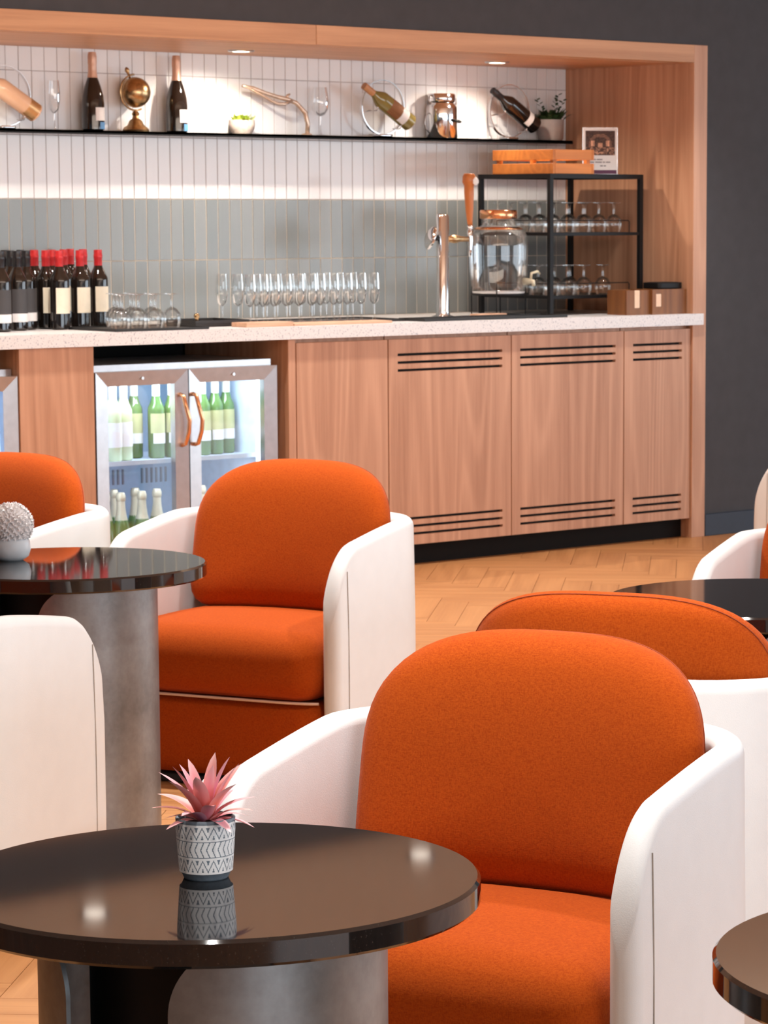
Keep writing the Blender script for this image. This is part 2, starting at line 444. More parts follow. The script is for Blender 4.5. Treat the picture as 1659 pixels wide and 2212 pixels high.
# ================================================================== SETTING
# --- floor: herringbone oak planks on a dark screed
fl = obj('floor', box(B(), -13, 3.5, -13.5, 1.0, -0.06, -0.004), M['joint'], kind='structure')
PW, PL = 0.11, 0.55
def plank_mesh():
    bm = box(B(), -PL / 2 + .0008, PL / 2 - .0008, -PW / 2 + .0008, PW / 2 - .0008, -0.004, 0.0)
    return bm
pm = bpy.data.meshes.new('plank'); bm_ = plank_mesh(); bm_.to_mesh(pm); bm_.free(); pm.materials.append(M['plank'])
planks = []
ang0 = R(45)
k = int(PL / PW)
ca, sa = math.cos(ang0), math.sin(ang0)
for i in range(-170, 170):
    for j in range(-24, 24):
        # horizontal plank: cells (i + 2k*j .. +k, i); vertical plank right of it
        u0 = (i + 2 * k * j) * PW; v0 = i * PW
        for kind_ in (0, 1):
            if kind_ == 0: cu, cv, a = u0 + PL / 2, v0 + PW / 2, 0.0
            else: cu, cv, a = u0 + PL + PW / 2, v0 - PL / 2 + PW, PI / 2
            x = ca * cu - sa * cv - 5.0; y = sa * cu + ca * cv - 5.0
            if -12.5 < x < 2.6 and -12.5 < y < 0.32: planks.append((x, y, a + ang0))
def plank_rank(p):
    x, y, a = p
    best = 99
    # floor that shows: in front of the bar, and the two scraps at the lower left
    if -3.3 < x < 0.7 and -2.6 < y < 0.05:
        best = max(0.0, (abs(x + 1.6) - 1.6), (-y - 1.9)) + 0.0
        # the corridor between the camera and the bar foot
        d = abs((x + 1.5) * 0.741 - (y + 0.9) * 0.672)
        best += 0.05 * d
    for cx, cy, rr in ((-6.6, -4.8, 0.75), (-5.38, -3.52, 0.35)):
        d = math.hypot(x - cx, y - cy)
        if d < rr: best = min(best, d * 0.3)
    return best
planks.sort(key=plank_rank)
for x, y, a in planks[:296]:
    o = bpy.data.objects.new('plank', pm); COL.objects.link(o)
    o.parent = fl; o.location = (x, y, 0); o.rotation_euler = (0, 0, a)
# the planks beyond those: the same boards joined, with the same grain per board
bm = B(); 
for x, y, a in planks[296:]:
    c, s = math.cos(a), math.sin(a)
    vs = []
    for px, py, pz in ((-1, -1, -.004), (1, -1, -.004), (1, 1, -.004), (-1, 1, -.004), (-1, -1, 0), (1, -1, 0), (1, 1, 0), (-1, 1, 0)):
        lx = px * (PL / 2 - .0008); ly = py * (PW / 2 - .0008)
        vs.append(bm.verts.new((x + c * lx - s * ly, y + s * lx + c * ly, pz)))
    horiz = abs(math.sin(2 * (a - ang0) / 2)) < 0.1
    for q in ((4, 5, 6, 7), (0, 1, 5, 4), (1, 2, 6, 5), (2, 3, 7, 6), (3, 0, 4, 7)):
        f = bm.faces.new([vs[t] for t in q]); f.material_index = 0 if horiz else 1
def plank_far(name, rot):
    m = M['plank'].copy(); m.name = name
    for n in m.node_tree.nodes:
        if n.type == 'MAPPING':
            for l in list(n.inputs['Location'].links): m.node_tree.links.remove(l)
    nt = m.node_tree
    tc = [n for n in nt.nodes if n.type == 'TEX_COORD']
    for n in [n for n in nt.nodes if n.type == 'MAPPING']:
        src = n.inputs['Vector'].links[0].from_socket
        r1 = nt.nodes.new('ShaderNodeMapping'); r1.inputs['Rotation'].default_value = (0, 0, -rot)
        nt.links.new(src, r1.inputs['Vector']); nt.links.new(r1.outputs[0], n.inputs['Vector'])
    return m
obj('distant_planks', bm, [plank_far('oak_floor_far_a', ang0), plank_far('oak_floor_far_b', ang0 + PI / 2)], fl, kind='stuff')

ZC = 2.41
obj('ceiling', box(B(), -13, 3.5, -13.5, 0.95, ZC, ZC + 0.1), M['ceiling'], kind='structure')
# dark wall with the bar niche cut into it
bm = B()
box(bm, 0.0, 3.5, 0.0, 0.12, 0, ZC); box(bm, -13, 0.0, 0.0, 0.12, 2.182, ZC)
box(bm, -13, -5.2, 0.0, 0.12, 0, 2.182)
obj('wall_back', bm, M['darkwall'], kind='structure')
bs = obj('baseboard_back', box(B(), 0.002, 3.4, -0.014, -0.0005, 0, 0.10, 0.002), M['base'], kind='structure')

# --- tiled back wall of the niche
XR = -0.083; YB = 0.83
rows = [(1.003, 1.253, 'g'), (1.253, 1.505, 'g'), (1.505, 1.757, 'w'), (1.757, 2.009, 'w'), (2.009, 2.104, 'w')]
bm = B()
box(bm, -5.2, XR, YB - .0036, YB + .10, 0.0, 1.505, mi=0); box(bm, -5.2, XR, YB - .0030, YB + .10, 1.505, 2.104, mi=1)
nw = obj('wall_niche', bm, [M['groutlight'], M['groutgrey']], kind='structure')
TP = 0.0600; G = 0.0030
tmesh = {}
for a, b_, kd in rows:
    bm = box(B(), 0, TP - G, 0, 0.008, a + G / 2, b_ - G / 2 if b_ < 2.1 else b_, 0.0012)
    me = bpy.data.meshes.new('tile'); bm.to_mesh(me); bm.free(); me.materials.append(M['tilegrey' if kd == 'g' else 'tilewhite'])
    tmesh[a] = me
bmw, bmg = B(), B()
i = 0; x = XR - TP + G / 2
while x > -5.2:
    for a, b_, kd in rows:
        yj = random.uniform(-0.0006, 0.0006)
        if i < 53:
            o = bpy.data.objects.new('tile', tmesh[a]); COL.objects.link(o); o.parent = nw
            o.location = (x, YB - 0.005 + yj, 0)
        else:
            box(bmg if kd == 'g' else bmw, x, x + TP - G, YB - 0.005 + yj, YB + 0.003, a + G / 2, b_ - G / 2)
    x -= TP; i += 1
obj('distant_white_tiles', bmw, M['tilewhite'], nw, kind='stuff'); obj('distant_grey_tiles', bmg, M['tilegrey'], nw, kind='stuff')

# --- timber surround of the niche
# fascia in two boards meeting at a seam, soffit above the counter, right side panel with its post edge
fa = obj('trim_1', box(B(), -5.2, -2.183, -0.012, 0.06, 2.105, 2.182, 0.001), M['oak_h'], kind='structure')
fb = obj('trim_2', box(B(), -2.181, XR, -0.012, 0.06, 2.105, 2.182, 0.001), M['oak_h'], kind='structure')
obj('ceiling_soffit', box(B(), -5.2, XR, 0.06, YB + .10, 2.104, 2.16), M['oak_y'], kind='structure')
obj('trim_3', box(B(), XR, 0.0, -0.012, YB + .10, 0.0, 2.182, 0.001), M['oak'], kind='structure')
obj('wall_niche_left', box(B(), -5.28, -5.2, 0.0, YB + .10, 0.0, 2.182), M['oak'], kind='structure')

# soffit downlights
def downlight(x, label, first=None):
    t = empty('downlight', (x, 0.50, 2.104), 0, label, 'downlight', 'round downlights in the wood soffit')
    obj('ring', lathe(B(), [(0.036, -0.001), (0.036, -0.006), (0.052, -0.006), (0.055, 0.0)], 32), M['steel'], t, True, angle=40)
    obj('lens', lathe(B(), [(0.0, -0.003), (0.036, -0.003)], 32), M['lampface'], t)
    return t
downlight(-2.173, 'left round downlight in the wood soffit above the small lime plant')
downlight(-0.79, 'right round downlight in the wood soffit above the ring holder with the dark bottle')

# round lamps in the room ceiling
def ceiling_lamp(x, y, label):
    t = empty('ceiling_downlight', (x, y, ZC), 0, label, 'downlight', 'round downlights in the room ceiling')
    obj('ring', lathe(B(), [(0.042, -0.002), (0.042, -0.008), (0.060, -0.008), (0.063, 0.0)], 24), M['steel'], t, True, angle=40)
    obj('lens', lathe(B(), [(0.0, -0.004), (0.042, -0.004)], 24), M['roomlens'], t)
    return t
cl0 = None
for x, y, p in CEIL_SPOTS[:3]:
    if cl0 is None: cl0 = ceiling_lamp(x, y, 'round lamp in the ceiling before the bar, mirrored in the table top')
    else: dup(cl0, (x, y, ZC), 0, 'round lamp in the ceiling before the bar, %s' % ('above the wine bottles' if x < -3 else 'above the narrow cabinet'))

# ================================================================== COUNTER AND CABINETS
bm = extrude_poly(B(), [(-5.2, -0.028), (-0.030, -0.028), (-0.030, -0.0135), (XR - .001, -0.0135), (XR - .001, YB - 0.006), (-5.2, YB - 0.006)], 0.953, 1.003)
setp(obj('countertop', bm, M['terrazzo']), 'long white speckled stone worktop running along the back bar', 'countertop')
setp(obj('kickboard', box(B(), -2.294, XR - .001, 0.055, 0.075, 0, 0.088), M['kick']), 'black recessed kickboard under the wooden bar cabinets', 'kickboard')

def cabinet(x0, x1, label, slots=True, group='wooden bar cabinets'):
    t = empty('bar_cabinet', ((x0 + x1) / 2, 0, 0), 0, label, 'cabinet', group)
    h = (x1 - x0) / 2 - 0.002
    obj('body', box(B(), -h, h, 0.024, 0.70, 0.09, 0.951), M['oak'], t)
    if slots:
        sw = h - (0.047 if h > 0.25 else 0.052)
        sl = []
        for z in (0.873, 0.841, 0.809, 0.197, 0.165, 0.133): sl.append((-sw, sw, z - 0.0055, z + 0.0055))
        obj('door', panel_slots(B(), -h, h, 0.088, 0.936, -0.002, 0.018, sl), M['oak'], t)
        for z0, z1 in ((0.78, 0.90), (0.11, 0.22)):
            obj('vent_backing', box(B(), -sw - .02, sw + .02, 0.0185, 0.023, z0, z1), M['void'], t)['label'] = 'black backing seen through the vent slots'
    else:
        obj('door', box(B(), -h, h, -0.002, 0.018, 0.088, 0.936, 0.0008), M['oak'], t)
    return t
cabinet(-2.292, -1.823, 'plain wooden cabinet door without slots, right of the glass fridge', False)
cabinet(-1.821, -1.154, 'wide slotted wooden cabinet just right of the plain door')
cabinet(-1.152, -0.497, 'wide slotted wooden cabinet in the middle of the slotted three')
cabinet(-0.495, -0.086, 'narrow slotted wooden cabinet against the right end post')
setp(obj('divider_panel', box(B(), -2.332, -2.296, -0.004, 0.70, 0.0, 0.951, 0.001), M['oak']), 'thin upright wooden panel closing the right side of the fridge bay', 'panel')
t = empty('bar_cabinet', (-3.407, 0, 0), 0, 'plain wooden cabinet panel standing between the two glass fridges', 'cabinet', 'wooden bar cabinets')
obj('body', box(B(), -0.162, 0.162, 0.022, 0.70, 0.0, 0.951), M['oak'], t)
obj('door', box(B(), -0.163, 0.163, -0.002, 0.020, 0.0, 0.951, 0.001), M['oak'], t)
setp(obj('bay_back', box(B(), -5.0, -2.34, 0.705, 0.72, 0.0, 0.95), M['void']), 'dark back board of the fridge bays', 'panel')

# ================================================================== FRIDGES
def fridge(cx, label):
    t = empty('bottle_fridge', (cx, 0.0, 0.0), 0, label, 'fridge', 'glass door bottle fridges under the counter')
    W = 0.425; z0, z1 = 0.03, 0.876; yf = 0.045; yb = 0.54
    bm = B()
    box(bm, -W, W, yf, yb, z0, z0 + 0.05); box(bm, -W, W, yf, yb, z1 - 0.035, z1)
    box(bm, -W, -W + 0.03, yf, yb, z0 + 0.05, z1 - 0.035); box(bm, W - 0.03, W, yf, yb, z0 + 0.05, z1 - 0.035)
    box(bm, -W + .03, W - .03, yb - .03, yb, z0 + 0.05, z1 - 0.035)
    obj('body', bm, M['steel'], t)
    bm = B()
    box(bm, -W + .031, W - .031, yb - .036, yb - .031, z0 + .051, z1 - .036)
    obj('back_panel', bm, M['fridgeback'], t)
    bm = B(); box(bm, -W + .031, -W + .035, yf + .002, yb - .037, z0 + .051, z1 - .036); box(bm, W - .035, W - .031, yf + .002, yb - .037, z0 + .051, z1 - .036)
    box(bm, -W + .036, W - .036, yf + .002, yb - .037, z0 + .051, z0 + .056); box(bm, -W + .036, W - .036, yf + .002, yb - .037, z1 - .041, z1 - .036)
    obj('liner', bm, M['fridgewhite'], t)
    bm = B(); n = 26
    for i in range(n): 
        if i % 9 < 6: box(bm, -0.30 + i * 0.023, -0.292 + i * 0.023, yb - .040, yb - .0365, 0.37, 0.43)
    obj('back_vents', bm, M['potgrey'], t, kind='stuff')['label'] = 'row of upright vent slots on the back panel'
    bm = B(); box(bm, -W + .037, W - .037, 0.10, yb - .042, 0.492, 0.497); box(bm, -W + .037, W - .037, 0.092, 0.10, 0.486, 0.503)
    obj('shelf', bm, M['fridgewhite'], t)
    # fan cover high on the back
    obj('fan_cover', lathe(B(), [(0, 0), (0.05, 0.0), (0.055, -0.012)], 24), M['labelblue'], t).matrix_local = Matrix.Translation((-0.13, yb - .05, 0.79)) @ Matrix.Rotation(PI / 2, 4, 'X')
    for s in (-1, 1):
        o = obj('light_strip', box(B(), -.004, .004, -.012, .012, 0.10, 0.83), M['ledstrip'], t); o.location = (s * (W - .041), yf + .03, 0)
    obj('light_bar', box(B(), -W + .08, W - .08, 0.07, 0.10, z1 - .048, z1 - .0415), M['ledstrip'], t)
    # two doors: mitred steel frames, pane, slanted handles at the meeting stiles
    for s in (-1, 1):
        x0, x1 = (-W, -0.0025) if s < 0 else (0.0025, W)
        fw = 0.058; ft = 0.055
        dz0, dz1 = z0 + 0.015, z1 - 0.024
        def rail(p):  # prism between the outer edge and the inner edge, bevelled to the pane
            bm = B()
            o1, o2, i2, i1 = p
            fr = [bm.verts.new((q[0], 0.004 if k_ < 2 else 0.012, q[1])) for k_, q in enumerate(p)]
            bk = [bm.verts.new((q[0], 0.042, q[1])) for q in p]
            bm.faces.new(fr); bm.faces.new(bk[::-1])
            for a in range(4): bm.faces.new((fr[a], bk[a], bk[(a + 1) % 4], fr[(a + 1) % 4]))
            bmesh.ops.recalc_face_normals(bm, faces=bm.faces[:])
            return bm
        O = [(x0, dz0), (x1, dz0), (x1, dz1), (x0, dz1)]
        I = [(x0 + fw, dz0 + ft), (x1 - fw, dz0 + ft), (x1 - fw, dz1 - ft), (x0 + fw, dz1 - ft)]
        d = obj('door', rail([O[2], O[3], I[3], I[2]]), M['steel'], t)
        for a, b_ in ((0, 1), (1, 2), (3, 0)):
            obj('door_rail', rail([O[a], O[b_], I[b_], I[a]]), M['steel'], d)
        obj('pane', box(B(), x0 + fw - .004, x1 - fw + .004, 0.026, 0.030, dz0 + ft - .004, dz1 - ft + .004), M['pane'], d)
        hx = s * 0.030
        pts = [(hx - 0.010, 0.004, 0.755), (hx - 0.010, -0.018, 0.750), (hx - 0.004, -0.030, 0.70), (hx + 0.006, -0.034, 0.655), (hx + 0.004, -0.030, 0.61), (hx - 0.004, -0.018, 0.565), (hx - 0.004, 0.004, 0.56)]
        h = obj('handle', tube(B(), pts, 0.0085, 8), M['copper'], d, True)
        h['label'] = 'bent bar handle of coppery metal'
        obj('lock', lathe(B(), [(0, -0.004), (0.006, -0.004), (0.007, 0)], 12), M['chrome'], d).matrix_local = Matrix.Translation(((x0 + x1) / 2, 0.004, dz1 - 0.028)) @ Matrix.Rotation(PI / 2, 4, 'X') @ Matrix.Scale(-1, 4, (0, 0, 1))
    l = bpy.data.lights.new('fridge_lamp', 'AREA'); l.shape = 'RECTANGLE'; l.size = 0.66; l.size_y = 0.06; l.energy = 2.6; l.color = (0.84, 0.92, 1.0)
    lo = bpy.data.objects.new('fridge_lamp', l); COL.objects.link(lo); lo.parent = t; lo.location = (0, 0.12, z1 - .052)
    lo.rotation_euler = (R(18), 0, 0)
    l2 = bpy.data.lights.new('fridge_lamp', 'AREA'); l2.shape = 'RECTANGLE'; l2.size = 0.66; l2.size_y = 0.05; l2.energy = 1.0; l2.color = (0.84, 0.92, 1.0)
    lo = bpy.data.objects.new('fridge_lamp', l2); COL.objects.link(lo); lo.parent = t; lo.location = (0, 0.12, 0.480)
    lo.rotation_euler = (R(18), 0, 0)
    return t
fridge(-2.808, 'steel double glass door fridge full of white wine left of the plain cabinet')
fridge(-4.000, 'steel glass door fridge cut off by the left edge of the picture')

# ================================================================== BOTTLES
def arc_label(bm, r, z0, z1, a_c, half, seg=10):
    lathe(bm, [(r, z0), (r, z1)], seg, a0=a_c - half, a1=a_c + half); return bm
def bordeaux(h=0.30, r=0.0375, neck=0.0145, sh=0.185):
    k = h / 0.30
    return [(0, 0.004), (r * .8, 0.0), (r, 0.006), (r, sh * k), (r * .96, sh * k + .012 * k), (r * .72, sh * k + .030 * k), (neck * 1.25, sh * k + .048 * k), (neck, sh * k + .062 * k), (neck, h - .002), (neck * .8, h), (0, h)]
def champ(h=0.30, r=0.044):
    return [(0, 0.004), (r * .8, 0), (r, 0.006), (r, 0.105), (r * .93, 0.135), (r * .72, 0.172), (r * .45, 0.205), (0.0165, 0.232), (0.0150, 0.26), (0.0150, h - .002), (0, h)]
FRONT = -PI / 2
def bottle(loc, body_m, prof, cap_m, cap_prof, labels, label, cat='bottle', group=None, name='wine_bottle', mat=None):
    t = empty(name, loc, 0, label, cat, group)
    obj('body', lathe(B(), prof, 24), body_m, t, True, angle=50)
    obj('capsule', lathe(B(), cap_prof, 20), cap_m, t, True, angle=40)
    for (r, z0, z1, half, mm, nm) in labels:
        obj('label', arc_label(B(), r, z0, z1, FRONT, half), mm, t, True)['label'] = nm
    return t
ZB = 1.003
CAPB = [(0.0160, 0.232), (0.0160, 0.268), (0.0172, 0.271), (0.0172, 0.282), (0.0160, 0.285), (0.0160, 0.3012), (0.014, 0.3025), (0, 0.3025)]
reds = [(-2.929, .43, 'r', 'red capped wine bottle at the right end of the cluster beside the upside down glasses'),
        (-3.059, .36, 'r', 'red capped cream labelled bottle, second from the right end of the front row'),
        (-3.173, .33, 'r', 'red capped cream labelled bottle, third from the right end of the front row'),
        (-3.169, .43, 'r', 'red capped bottle with a half hidden cream label behind the third front bottle'),
        (-3.27, .41, 'k', 'black capped bottle with charcoal and white label next to the red caps'),
        (-3.349, .35, 'k', 'black capped bottle with charcoal and white label, second left of the red caps'),
        (-3.459, .29, 'k', 'black capped bottle with charcoal label cut by the left picture edge'),
        (-2.866, .63, 'r', 'red capped bottle standing behind the second bottle from the right'),
        (-2.964, .62, 'r', 'red capped bottle peeping out behind the third front bottle'),
        (-2.849, .75, 'r', 'red capped bottle furthest back against the grey tiles'),
        (-3.069, .54, 'r', 'red capped bottle in the back row behind the half hidden label'),
        (-3.15, .54, 'r', 'leftmost red capped bottle, behind the black caps'),
        (-3.162, .62, 'k', 'dark red capped bottle in the back row between two black caps'),
        (-3.288, .49, 'k', 'black capped bottle in the second row near the left edge'),
        (-3.246, .60, 'k', 'black capped bottle at the back near the left edge')]
pr = pk = None
for x, y, kd, lb in reds:
    if kd == 'r':
        if pr is None:
            pr = bottle((x, y, ZB), M['winedark'], bordeaux(), M['capred'], CAPB, [(0.0379, 0.062, 0.160, R(52), M['label'], 'cream paper label')], lb, group='red wine bottles on the counter')
        else: dup(pr, (x, y, ZB), random.uniform(-.08, .08), lb)
    else:
        if pk is None:
            pk = bottle((x, y, ZB), M['winedark'], bordeaux(), M['capblack'], CAPB, [(0.0379, 0.066, 0.158, R(60), M['labelgrey'], 'charcoal upper label'), (0.0380, 0.034, 0.066, R(60), M['labelwhite'], 'white lower label strip')], lb, group='red wine bottles on the counter')
        else: dup(pk, (x, y, ZB), random.uniform(-.08, .08), lb)

# in the fridge
YF = 0.20
CAPW = [(0.0158, 0.240), (0.0158, 0.285), (0.0162, 0.3012), (0, 0.3018)]
gp = None
lbG = ['green bottle with olive and white label, leftmost of the trio in the left fridge door', 'green bottle with olive and white label, middle of the trio in the left fridge door', 'green bottle with olive and white label beside the left door stile',
       'green bottle half hidden by the copper handles in the right fridge door', 'green bottle in the middle of three in the right fridge door', 'rightmost green bottle on the upper fridge shelf']
for (x, y), lb in zip([(-2.889, .26), (-2.826, .20), (-2.752, .20), (-2.606, .20), (-2.537, .21), (-2.468, .23)], lbG):
    if gp is None:
        gp = bottle((x, y, 0.4975), M['greenbottle'], bordeaux(0.30, 0.0335), M['capwhite'], CAPW, [(0.0339, 0.098, 0.175, R(75), M['labelolive'], 'olive upper label'), (0.0340, 0.058, 0.098, R(55), M['labelwhite'], 'white lower label')], lb, group='white wine bottles in the fridge')
    else: dup(gp, (x, y, 0.4975), 0, lb)
pp = None
for (x, y), lb in zip([(-3.048, .17), (-2.985, .19)], ['pale clear wine bottle at the left side of the fridge shelf', 'pale clear wine bottle, second from the left on the fridge shelf']):
    if pp is None:
        pp = bottle((x, y, 0.4975), M['palebottle'], bordeaux(0.30, 0.034), M['capwhite'], CAPW, [(0.0344, 0.055, 0.150, R(75), M['labelwhite'], 'white label')], lb, group='white wine bottles in the fridge')
    else: dup(pp, (x, y, 0.4975), 0, lb)
cp = None
hs = [(-3.075, .19), (-3.018, .17), (-2.962, .30), (-2.920, .17), (-2.862, .30), (-2.815, .22), (-2.60, .22)]
lbH = ['foil topped champagne bottle at the far left of the lower fridge shelf', 'foil topped champagne bottle, second from left on the lower fridge shelf', 'foil topped champagne bottle behind the second one from the left',
       'foil topped champagne bottle in the middle front of the lower fridge shelf', 'foil topped champagne bottle behind the middle one in the lower fridge', 'foil topped champagne bottle near the left door stile, lower shelf', 'foil topped champagne bottle alone behind the right fridge door']
for (x, y), lb in zip(hs, lbH):
    if cp is None:
        cp = bottle((x, y, 0.0865), M['greenbottle'], champ(0.285, 0.040), M['champgold'], [(0.030, 0.165), (0.021, 0.200), (0.0170, 0.230), (0.0160, 0.255), (0.0185, 0.258), (0.0185, 0.275), (0.014, 0.288), (0, 0.290)], [], lb, group='champagne bottles low in the fridge', name='champagne_bottle')
    else: dup(cp, (x, y, 0.0865), 0, lb)
# ================================================================== SHELF AND WHAT STANDS ON IT
ZS = 1.776; YS = 0.765; DX = 0.026
bm = B(); box(bm, -5.2, -0.155, 0.700, YB - .0055, ZS - 0.010, ZS); box(bm, -5.2, -0.155, 0.700, 0.706, ZS - 0.016, ZS)
setp(obj('wall_shelf', bm, M['black']), 'thin black metal shelf fixed along the white tiles', 'shelf')

def champagne_on_shelf(x, lb, proto=None):
    if proto: return dup(proto, (x + DX, YS, ZS), R(28), lb)
    t = bottle((x + DX, YS, ZS), M['winedark'], [(a, z * 1.03) for a, z in champ(0.30, 0.0455)], M['cappink'], [(0.0215, 0.205), (0.0178, 0.232), (0.0172, 0.262), (0.0185, 0.266), (0.0182, 0.296), (0.015, 0.312), (0, 0.3135)],
               [(0.0459, 0.040, 0.092, R(48), M['labelwhite'], 'white paper label'), (0.0460, 0.006, 0.034, R(24), M['labelblue'], 'small blue label at the foot')], lb, group='champagne bottles on the wall shelf', name='champagne_bottle')
    t.rotation_euler = (0, 0, R(28)); return t
cz = champagne_on_shelf(-2.742, 'dark champagne bottle with pink foil on the shelf left of the globe')
champagne_on_shelf(-2.333, 'dark champagne bottle with pink foil on the shelf right of the globe', cz)

# globe
t = empty('desk_globe', (-2.537 + DX, YS, ZS), 0, 'antique brass globe on a stepped foot between two champagne bottles', 'globe')
obj('base', lathe(B(), [(0, 0), (0.052, 0), (0.054, 0.008), (0.046, 0.018), (0.034, 0.026), (0.026, 0.044), (0.015, 0.052), (0.012, 0.064), (0.016, 0.072), (0.010, 0.080), (0, 0.082)], 32), M['brass'], t, True, angle=35)
C0 = Vector((0, 0, 0.158)); RG = 0.062
obj('sphere', lathe(B(), [(RG * math.sin(a * PI / 20), RG * -math.cos(a * PI / 20)) for a in range(21)], 32, C0), M['brass'], t, True)
ax = Vector((-0.40, 0, 0.92)).normalized()
pts = []
for i in range(25):
    a = R(-20 + i * 200 / 24)
    d = ax * math.cos(a) + Vector((-ax.z, 0, ax.x)) * math.sin(a)
    pts.append(C0 + d * (RG + 0.010))
obj('meridian', tube(B(), pts, 0.0040, 8), M['brass'], t, True)
obj('finial', tube(B(), [C0 + ax * (RG), C0 + ax * (RG + 0.02), C0 + ax * (RG + 0.032), C0 + ax * (RG + 0.040), C0 + ax * (RG + 0.046)], [0.004, 0.005, 0.010, 0.008, 0.003], 10), M['brass'], t, True)
obj('stem', tube(B(), [(0, 0, 0.078), (0, 0, 0.090)], 0.009, 10), M['brass'], t, True)

def stemglass(name, loc, prof, label, group, flip=False):
    t = empty(name, loc, 0, label, 'glass', group)
    return t
FLUTE = dict(bowl=[(0.0225, 0.195), (0.0262, 0.150), (0.0258, 0.115), (0.018, 0.078), (0.0045, 0.066)], stem=[(0.0045, 0.066), (0.0036, 0.040), (0.0042, 0.012), (0.008, 0.004)], foot=[(0.008, 0.004), (0.029, 0.001), (0.030, 0.0), (0, 0)])
WINE = dict(bowl=[(0.030, 0.205), (0.037, 0.165), (0.040, 0.140), (0.036, 0.112), (0.022, 0.090), (0.0045, 0.082)], stem=[(0.0045, 0.082), (0.0035, 0.05), (0.0042, 0.014), (0.008, 0.004)], foot=[(0.008, 0.004), (0.033, 0.001), (0.034, 0), (0, 0)])
def inv(z): return 0.132 - z
COPA = dict(bowl=[(0.029, 0.0), (0.0345, 0.018), (0.0365, 0.036), (0.034, 0.054), (0.022, 0.072), (0.0055, 0.080)], stem=[(0.0055, 0.080), (0.0045, 0.100), (0.006, 0.122), (0.010, 0.127)], foot=[(0.010, 0.127), (0.0305, 0.130), (0.031, 0.132), (0, 0.1315)])
def glass(kind, loc, label, group, name):
    t = empty(name, loc, 0, label, 'glass', group)
    for k_ in ('bowl', 'stem', 'foot'):
        obj(k_, lathe(B(), kind[k_], 20), M['glass'], t, True)
    return t
fp = glass(FLUTE, (-2.927 + DX, YS, ZS), 'single empty flute on the wall shelf beside the rose bottle', 'stemware on the wall shelf', 'champagne_flute')
wp = glass(WINE, (-1.590 + DX, YS, ZS), 'single empty wine glass on the wall shelf right of the branch', 'stemware on the wall shelf', 'wine_glass')

# ring wine holders
def ring_holder(x, body_m, cap_m, labels, lb_h, lb_b, proto=None, h=0.125):
    x += DX
    t = empty('ring_bottle_holder', (x, YS, ZS), 0, lb_h, 'bottle holder', 'chrome ring bottle holders on the wall shelf')
    n = 48; rc = 0.116; bm = B()
    ringv = []
    for i in range(n):
        a = 2 * PI * i / n
        ringv.append([bm.verts.new((rr * math.cos(a), yy, 0.128 + rr * math.sin(a))) for rr, yy in ((rc, -.008), (rc + .003, -.008), (rc + .003, .008), (rc, .008))])
    for i in range(n):
        A, Bq = ringv[i], ringv[(i + 1) % n]
        for q in range(4): bm.faces.new((A[q], A[(q + 1) % 4], Bq[(q + 1) % 4], Bq[q]))
    obj('ring', bm, M['chrome'], t, True, angle=40)
    obj('foot', rbox(B(), (0, 0, 0.0065), (0.070, 0.060, 0.013), 0.005, 4), M['chrome'], t, True)
    bm = B()
    for px, pz in ((-0.070, 0.128 + 0.030), (0.058, 0.128 - 0.046)):
        tube(bm, [(px, 0.0, pz - .045), (px, -0.02, pz - .047), (px, -0.05, pz - .045), (px, -0.058, pz - .030)], 0.0025, 6)
    tube(bm, [(-0.108, 0, 0.128 - 0.014 - .045 + .036), (-0.070, 0, 0.128 + .030 - .045)], 0.0025, 6)
    tube(bm, [(0.058, 0, 0.128 - .046 - .045), (0.072, 0, 0.037)], 0.0025, 6)
    obj('cradle', bm, M['chrome'], t, True)
    # the bottle lies aslant in front of the ring plane, neck up to the left
    b = empty('wine_bottle', (0, 0, 0), 0, lb_b, 'bottle', 'bottles lying in the ring holders')
    ang = R(-59)
    d = Vector((math.sin(ang), 0, math.cos(ang)))
    c0 = Vector((x + 0.115, YS - 0.052, ZS + 0.060))
    b.location = c0; b.rotation_euler = (0, ang, 0)
    obj('body', lathe(B(), bordeaux(0.30, 0.038), 24), body_m, b, True, angle=50)
    obj('capsule', lathe(B(), CAPB if cap_m is not M['cappeach'] else CAPW, 20), cap_m, b, True, angle=40)
    for (r, z0, z1, half, mm, nm) in labels:
        obj('label', arc_label(B(), r, z0, z1, FRONT, half), mm, b, True)['label'] = nm
    return t
ring_holder(-1.248, M['olivebottle'], M['cappeach'], [(0.0384, 0.085, 0.150, R(70), M['labelbrown'], 'brown upper label'), (0.0384, 0.045, 0.084, R(70), M['labelwhite'], 'white lower label')],
            'chrome ring holder carrying the white wine bottle above the flutes', 'olive white wine bottle with tan capsule aslant in the middle ring holder')
ring_holder(-0.514, M['winedark'], M['capblack'], [(0.0384, 0.052, 0.082, R(60), M['labelwhite'], 'small pale label')],
            'chrome ring holder carrying the dark bottle beside the green plant', 'black red wine bottle with small pale label aslant in the right ring holder')
ring_holder(-3.156, M['rosebottle'], M['gold'], [(0.0384, 0.012, 0.062, R(75), M['gold'], 'gold foil label at the base')],
            'chrome ring holder at the left picture edge with a rose bottle', 'rose bottle with gold base aslant in the leftmost ring holder')

